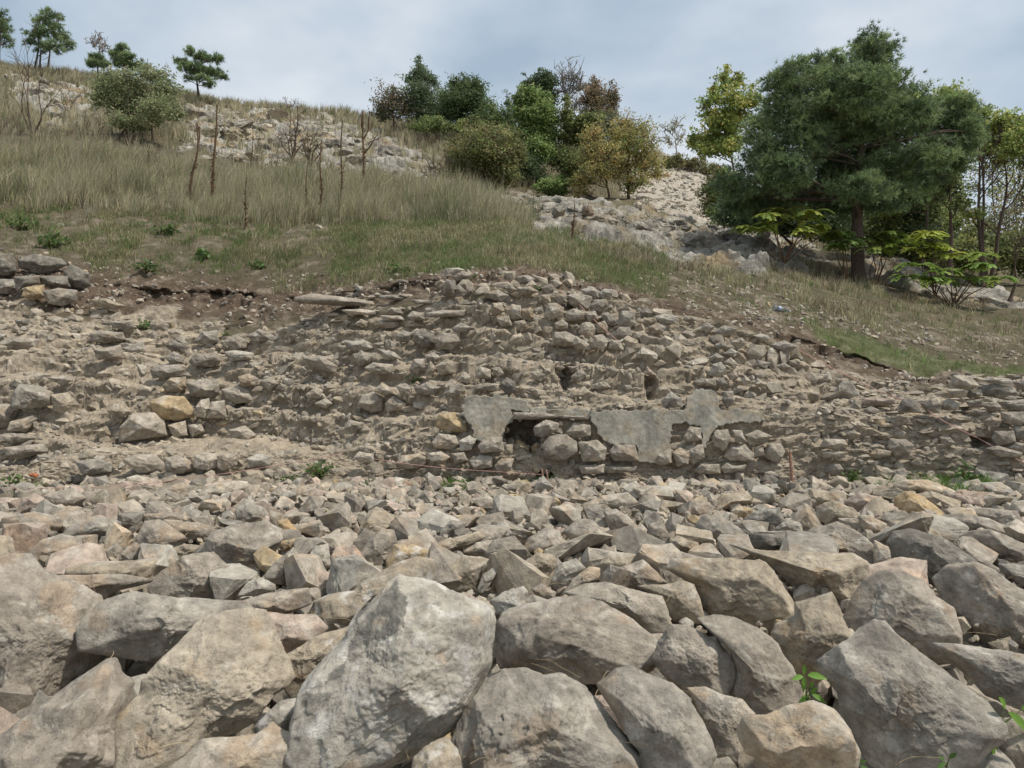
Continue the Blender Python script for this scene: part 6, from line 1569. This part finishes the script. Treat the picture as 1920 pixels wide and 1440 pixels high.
for k, (lab_, b, t, th, br) in enumerate([
  ('tallest dead stalk standing on the left with a thick dark tip', (396, 385), (407, 196), 1.5, 0),
  ('thick leaning dead stalk immediately left of the tallest one', (352, 392), (370, 232), 1.4, 1),
  ('thin dead stalk in front of the left outcrop right of the tallest one', (468, 330), (474, 226), .7, 0),
  ('short thin dead stalk low in the grass right of the tallest one', (459, 430), (463, 330), .7, 0),
  ('dead stalk with ragged seed heads at the lower end of the outcrop band', (597, 412), (603, 262), 1.0, 0),
  ('slightly bent thin dead stalk left of the ragged one', (571, 412), (577, 305), .8, 0),
  ('straight dead stalk just left of the forked rusty one', (636, 400), (642, 226), 1.1, 0),
  ('forked dead stalk with dense rusty-orange lower part', (682, 380), (680, 207), 1.5, 3),
  ('lone thin dead stalk beside the limestone ledge', (1072, 462), (1078, 378), .9, 0)]):
    stalk(lab_, b, t, 200 + k, th, br)
def bare_shrub(label, b, tips, thick, seed, name='bare_shrub'):
    r = np.random.default_rng(seed); B = hit(*b)
    root = empty(name, B); tag(root, label, 'shrub'); paths = []
    for t in tips:
        e_ = pt(t[0], t[1], B[1] + r.uniform(-.4, .4)); P = limb(B, e_, r, 9, .03)
        paths.append((P, np.linspace(thick, thick * .25, 9)))
        for _ in range(6):
            i_ = int(r.integers(2, 8)); L = np.linalg.norm(e_ - B) * .3
            v = r.normal(size=3) * np.array([1, .7, .5]); v[2] = abs(v[2]) + .4; v *= L / np.linalg.norm(v)
            Q = limb(P[i_], P[i_] + v, r, 5, .05); paths.append((Q, np.linspace(thick * .4, thick * .15, 5)))
            for _ in range(2):
                v2 = v * .5 + r.normal(size=3) * L * .25; paths.append((limb(Q[2], Q[2] + v2, r, 4, 0), np.linspace(thick * .2, thick * .12, 4)))
    V, Fq = tubes(paths, 5); mesh_np('branches', V, Fq, M_BARK, parent=root)
bare_shrub('tall thin leafless sapling near the left edge reaching the skyline', (61, 255), [(64, 100), (40, 60), (85, 130), (120, 160), (30, 105)], .024, 301, 'bare_sapling')
bare_shrub('arching leafless shrub in front of the small left outcrop', (128, 215), [(132, 160), (165, 165), (100, 150), (145, 180)], .022, 302)
bare_shrub('dark leafless shrub with spreading twigs in front of the outcrop band', (548, 300), [(520, 255), (545, 205), (560, 240), (575, 258), (530, 240), (558, 200)], .035, 303)
bare_shrub('second leafless shrub just right of the dark spreading one', (580, 312), [(577, 240), (600, 262), (592, 250), (566, 250), (607, 275)], .035, 304)
bare_shrub('pale leafless shrub poking above the skyline over the outcrop band', (543, 215), [(535, 180), (545, 190), (552, 186)], .04, 305)
bare_shrub('leafless brown shrub at the right end of the outcrop band beside the olive bush', (815, 345), [(800, 300), (815, 290), (830, 310), (790, 320), (840, 300)], .035, 306)

# ---------------------------------------------------------------- small green plants
def weed(label, px, row, size, n, seed, cols=((.09, .17, .035), (.12, .2, .045)), leaf=.05, y=None, up=.4, z=None):
    r = np.random.default_rng(seed); B = hit(px, row) if y is None else pt(px, row, y)
    B = np.array(B); root = empty('weed', B); tag(root, label, 'weed')
    paths, C_ = [], []
    for k in range(n):
        v = r.normal(size=3) * np.array([1, .6, .5]); v[2] = abs(v[2]) + .35; v *= size / np.linalg.norm(v) * r.uniform(.5, 1)
        P = limb(B, B + v, r, 5, .1); paths.append((P, np.linspace(.005, .0025, 5))); C_ += [P[i] + r.normal(0, leaf * .35, 3) for i in (1, 2, 3, 3, 4, 4)]
    V, Fq = tubes(paths, 4); mesh_np('stem', V, Fq, M_STALK, parent=root)
    C_ = np.array(C_); cc = np.array(cols)[r.integers(0, len(cols), len(C_))]
    V, Fq, c = leaves(C_, np.full(len(C_), leaf), cc, r, up=up); mesh_np('foliage', V, Fq, M_LEAF, c, parent=root)
for k, a in enumerate([
 ('dark green weed growing from the upper part of the left wall', 266, 618, .22, 14, .06), ('smaller green weed left of the dark green one on the left wall', 211, 628, .13, 9, .05), ('little green weed on the grey stones right of the dark green one', 422, 632, .11, 8, .04),
 ('bushy green weed at the foot of the wall left of centre', 602, 895, .24, 18, .06), ('green sprig beside a tan stone in the middle wall', 776, 722, .15, 7, .05), ('green plant in the crevices at the top of the stacked wall', 1008, 545, .12, 9, .05),
 ('green plant among the stones midway down the stacked wall', 1072, 580, .13, 10, .05), ('tiny bright weed between stones on the left end of the stacked wall', 886, 524, .1, 7, .04), ('small weed at the right end of the middle wall', 1264, 665, .1, 8, .04),
 ('broad-leaved green rosette on the bare soil above the left wall', 388, 484, .22, 14, .12), ('low green rosette left of the broad-leaved one', 278, 512, .3, 14, .1), ('green weed on the soil right of the broad-leaved rosette', 483, 505, .2, 12, .08), ('green weed clump near the left edge above the stone heap', 100, 465, .35, 18, .1),
 ('bright green weed clump in the middle of the grassy bank', 745, 517, .25, 14, .09), ('green weed clump below the tall grass at the left', 40, 430, .35, 16, .1), ('low green tuft below the tallest dead stalk', 310, 440, .3, 16, .1),
 ('small green weed on the ground left of the wooden stake', 1432, 905, .13, 9, .05), ('green weed at the foot of the right wall', 1602, 900, .16, 9, .05), ('leafy weeds at the foot of the right wall near the edge', 1805, 905, .25, 16, .07), ('bright yellow-green little weed on the rubble left of centre', 828, 912, .1, 8, .05), ('small weed on the pale ground below the bushy weed', 690, 915, .12, 8, .04),
 ('green weed at the left end of the pink string', 20, 922, .22, 14, .06), ('tiny green weed at the back edge right of the pinkish-tan stone', 543, 905, .12, 9, .05)]):
    weed(a[0], a[1], a[2], a[3], a[4], 500 + k, leaf=a[5])

def leafy_sprig(label, base, y, leafs, seed, col=(.13, .26, .04)):
    """larger pointed leaves close to the camera: (px,row,len px,angle deg)"""
    r = np.random.default_rng(seed); B = pt(base[0], base[1], y); root = empty('seedling', B); tag(root, label, 'weed')
    paths = []
    for k, (px, row, L, an) in enumerate(leafs):
        c = pt(px, row, y - .02 * (k % 3)); paths.append((limb(B, c, r, 6, .1), np.linspace(.003, .0015, 6)))
        a = math.radians(an); Lm = L / F * y; ax = np.array([math.cos(a), -.25, math.sin(a)]) ; ax /= np.linalg.norm(ax)
        sd_ = np.cross(ax, [0.15, -.7, .7]); sd_ /= np.linalg.norm(sd_); nn = np.cross(sd_, ax)
        t = np.linspace(0, 1, 9); w = np.sin(t ** .8 * math.pi) * Lm * .19; w[0] = w[-1] = 0.0008
        mid = c + ax * (t * Lm)[:, None] - np.array([0, 0, 1]) * (t ** 2 * Lm * .18)[:, None]
        V = np.stack([mid - sd_ * w[:, None] + nn * w[:, None] * .3, mid, mid + sd_ * w[:, None] + nn * w[:, None] * .3], 1).reshape(-1, 3)
        f = []
        for i in range(8): f += [[i*3, i*3+1, i*3+4, i*3+3], [i*3+1, i*3+2, i*3+5, i*3+4]]
        mesh_np('leaf', V, np.array(f), M_LEAF, np.array(col) * r.uniform(.75, 1.25), parent=root, smooth=True)
    V, Fq = tubes(paths, 5); mesh_np('stem', V, Fq, mat_stem, parent=root, smooth=True)
mat_stem = mat_plain('green_stem', (.12, .16, .05), .6, 60)
leafy_sprig('fresh three-leaved green seedling growing in the gap beside the egg-like boulder', (1512, 1335), 3.0, [(1508, 1265, 30, 100), (1514, 1266, 36, 5), (1506, 1268, 26, 180), (1508, 1268, 26, -100), (1520, 1300, 22, 60), (1522, 1302, 28, -20), (1516, 1304, 24, 200), (1520, 1290, 20, 85)], 601)
leafy_sprig('green weed with long pointed leaves at the right edge below the jagged grooved boulder', (1850, 1395), 2.75, [(1850, 1345, 36, -15), (1848, 1350, 34, 190), (1850, 1355, 46, -70), (1850, 1365, 50, -80), (1885, 1330, 44, 120), (1890, 1335, 50, -40), (1905, 1340, 40, -60), (1915, 1330, 34, 30), (1845, 1360, 30, 225)], 602, (.16, .3, .045))
leafy_sprig('small green leaves in the dark gap at the bottom right edge', (1600, 1450), 2.6, [(1595, 1432, 20, 150), (1605, 1430, 22, 30), (1612, 1436, 20, -10)], 603, (.07, .13, .03))
leafy_sprig('few small leaves between stones left of the pale bottom right stone', (1775, 1440), 2.65, [(1770, 1425, 20, 140), (1780, 1422, 22, 60), (1772, 1430, 22, 200)], 604, (.07, .14, .03))

# ---------------------------------------------------------------- strings, stake, bottle, brick
def string(label, pts, rad=.005, mat=None):
    P = [np.array(pt(x, y, d)) for x, y, d in pts]
    out_ = []
    for a, b in zip(P[:-1], P[1:]):
        t = np.linspace(0, 1, 8, endpoint=False)[:, None]; s = a + (b - a) * t; s[:, 2] -= .02 * np.sin(t[:, 0] * math.pi) * np.linalg.norm(b - a) * .3; out_.append(s)
    P = np.concatenate(out_ + [P[-1][None]]); V, Fq = tubes([(P, np.full(len(P), rad))], 5)
    return tag(mesh_np('string', V, Fq, mat or M_STRING, origin=P[0]), label, 'string')
def hy(px, row, k=.12):
    h_ = hit(px, row); return (px, row, min((h_[1] if h_ is not None else 8.3), 10.5) - k)
string('pink marking string slanting down from the soil bank across the right wall', [hy(1495, 655, .3), hy(1580, 700, .25), hy(1665, 740, .3), hy(1730, 762, .3), hy(1770, 790, .35), (1835, 822, 8.3), (1925, 870, 8.0)], .0045)
string('pink string along the ground at the foot of the left wall', [(-20, 916, 7.6), (240, 910, 7.75), (420, 888, 7.9), (600, 858, 8.1), (640, 850, 8.2)], .0032)
string('pinkish string lying low along the foot of the wall near the hole', [(700, 860, 8.15), (750, 868, 8.15), (840, 878, 8.1), (930, 884, 8.1), (1020, 890, 8.05)], .003)
string('short pink string crossing the top of the stacked wall', [hy(1050, 545, .15), hy(1085, 570, .15), hy(1120, 605, .2), hy(1160, 640, .2)], .005)
# wooden stake
B0 = pt(1485, 907, 7.95); T0 = pt(1481, 848, 8.0)
root = empty('wooden_stake', B0); tag(root, 'reddish-brown wooden stake driven into the ground in front of the wall', 'stake')
P = limb(B0 - np.array([0, 0, .1]), T0, np.random.default_rng(3), 8, 0, .12)
V, Fq = tubes([(P, np.array([.016, .018, .018, .017, .018, .017, .016, .016]))], 9); mesh_np('shaft', V, Fq, M_WOOD, parent=root)
V, Fq = tubes([(P[-2:] + np.array([0, 0, .012]), np.array([.016, .012]))], 9)
top = np.concatenate([V, [P[-1] + np.array([0, 0, .014])]]); tri = np.array([[9 + i, 9 + (i + 1) % 9, 18] for i in range(9)]); mesh_np('stake_top', top, [Fq, tri], M_WOOD, parent=root)
for k, (a, b) in enumerate([((1017, 900), (1016, 878)), ((1027, 902), (1024, 880))]):
    P = np.stack([pt(*a, 7.95), pt((a[0] + b[0]) / 2 + 1, (a[1] + b[1]) / 2, 7.97), pt(*b, 8.0)]); V, Fq = tubes([(P, np.array([.009, .009, .008]))], 6)
    tag(mesh_np('iron_peg', V, Fq, M_WOOD, origin=P[0]), ['thin rusty peg left of two in front of the little hole at the wall foot', 'thin rusty peg right of two in front of the little hole at the wall foot'][k], 'peg')
# plastic bottle lying on the soil
hb_ = hit(1465, 584); A_ = hb_ + np.array([-.13, 0, .07]); D_ = np.array([.30, .02, -.075]); D_ /= np.linalg.norm(D_)
prof = [(0, .01), (.004, .036), (.02, .041), (.05, .041), (.055, .038), (.07, .041), (.13, .041), (.135, .038), (.15, .041), (.19, .041), (.22, .034), (.25, .018), (.262, .014), (.275, .014)]
mb, tb, bb = new_mat('clear_plastic'); bb.inputs['Base Color'].default_value = (.6, .66, .72, 1); bb.inputs['Roughness'].default_value = .12; bb.inputs['Transmission Weight'].default_value = .85; bb.inputs['IOR'].default_value = 1.3
ml, tl, bl = new_mat('bottle_label'); bl.inputs['Base Color'].default_value = (.3, .36, .46, 1); bl.inputs['Roughness'].default_value = .5
mc, tcap, bc = new_mat('bottle_cap'); bc.inputs['Base Color'].default_value = (.6, .65, .75, 1)
root = empty('plastic_bottle', A_); tag(root, 'crumpled clear plastic bottle lying on the brown soil below the pine', 'bottle')
s = np.array([p[0] for p in prof]) ; P = A_ + D_ * s[:, None]; V, Fq = tubes([(P, np.array([p[1] for p in prof]))], 14); mesh_np('bottle_body', V, Fq, mb, parent=root, smooth=True)
P = A_ + D_ * np.array([.075, .1, .125])[:, None]; V, Fq = tubes([(P, np.full(3, .0425))], 14); mesh_np('label_band', V, Fq, ml, parent=root, smooth=True)
P = A_ + D_ * np.array([.272, .29])[:, None]; V, Fq = tubes([(P, np.full(2, .016))], 10); mesh_np('bottle_cap', V, Fq, mc, parent=root)
# brick fragment
V, Fc, c, cen, sz = outline_rock(q('f', "160,1345 190,1338 215,1350 205,1370 175,1365"), 8.0, 3001, 4, 1, (.42, .17, .09), amt=.6)
tag(mesh_np('brick_fragment', V, Fc, M_WALL, c, origin=(cen[0], cen[1], V[:, 2].min())), 'orange-red brick fragment at the foot of the left wall', 'brick')

# dead stems and straw caught between the stones
r = np.random.default_rng(88)
paths = []
for k in range(150):
    y = r.uniform(2.6, 7.8); x = (r.uniform(0, 1920) - 960) / F * y; z = float(np.interp(y, [2.6, 5, 8], [.02, .06, .1]))
    L = r.uniform(.08, .3); a = r.uniform(0, 2 * math.pi)
    A_ = np.array([x, y, z]); B_ = A_ + np.array([math.cos(a) * L, math.sin(a) * L * .5, r.uniform(-.05, .12)])
    paths.append((limb(A_, B_, r, 6, .08), np.linspace(.0018, .0009, 6)))
V, Fq = tubes(paths, 3)
tag(mesh_np('dead_grass', V, Fq, mat_plain('dead_straw', (.33, .26, .16), .9, 50), origin=V.mean(0)), 'thin dead stems and straw caught between the loose stones', kind='stuff')
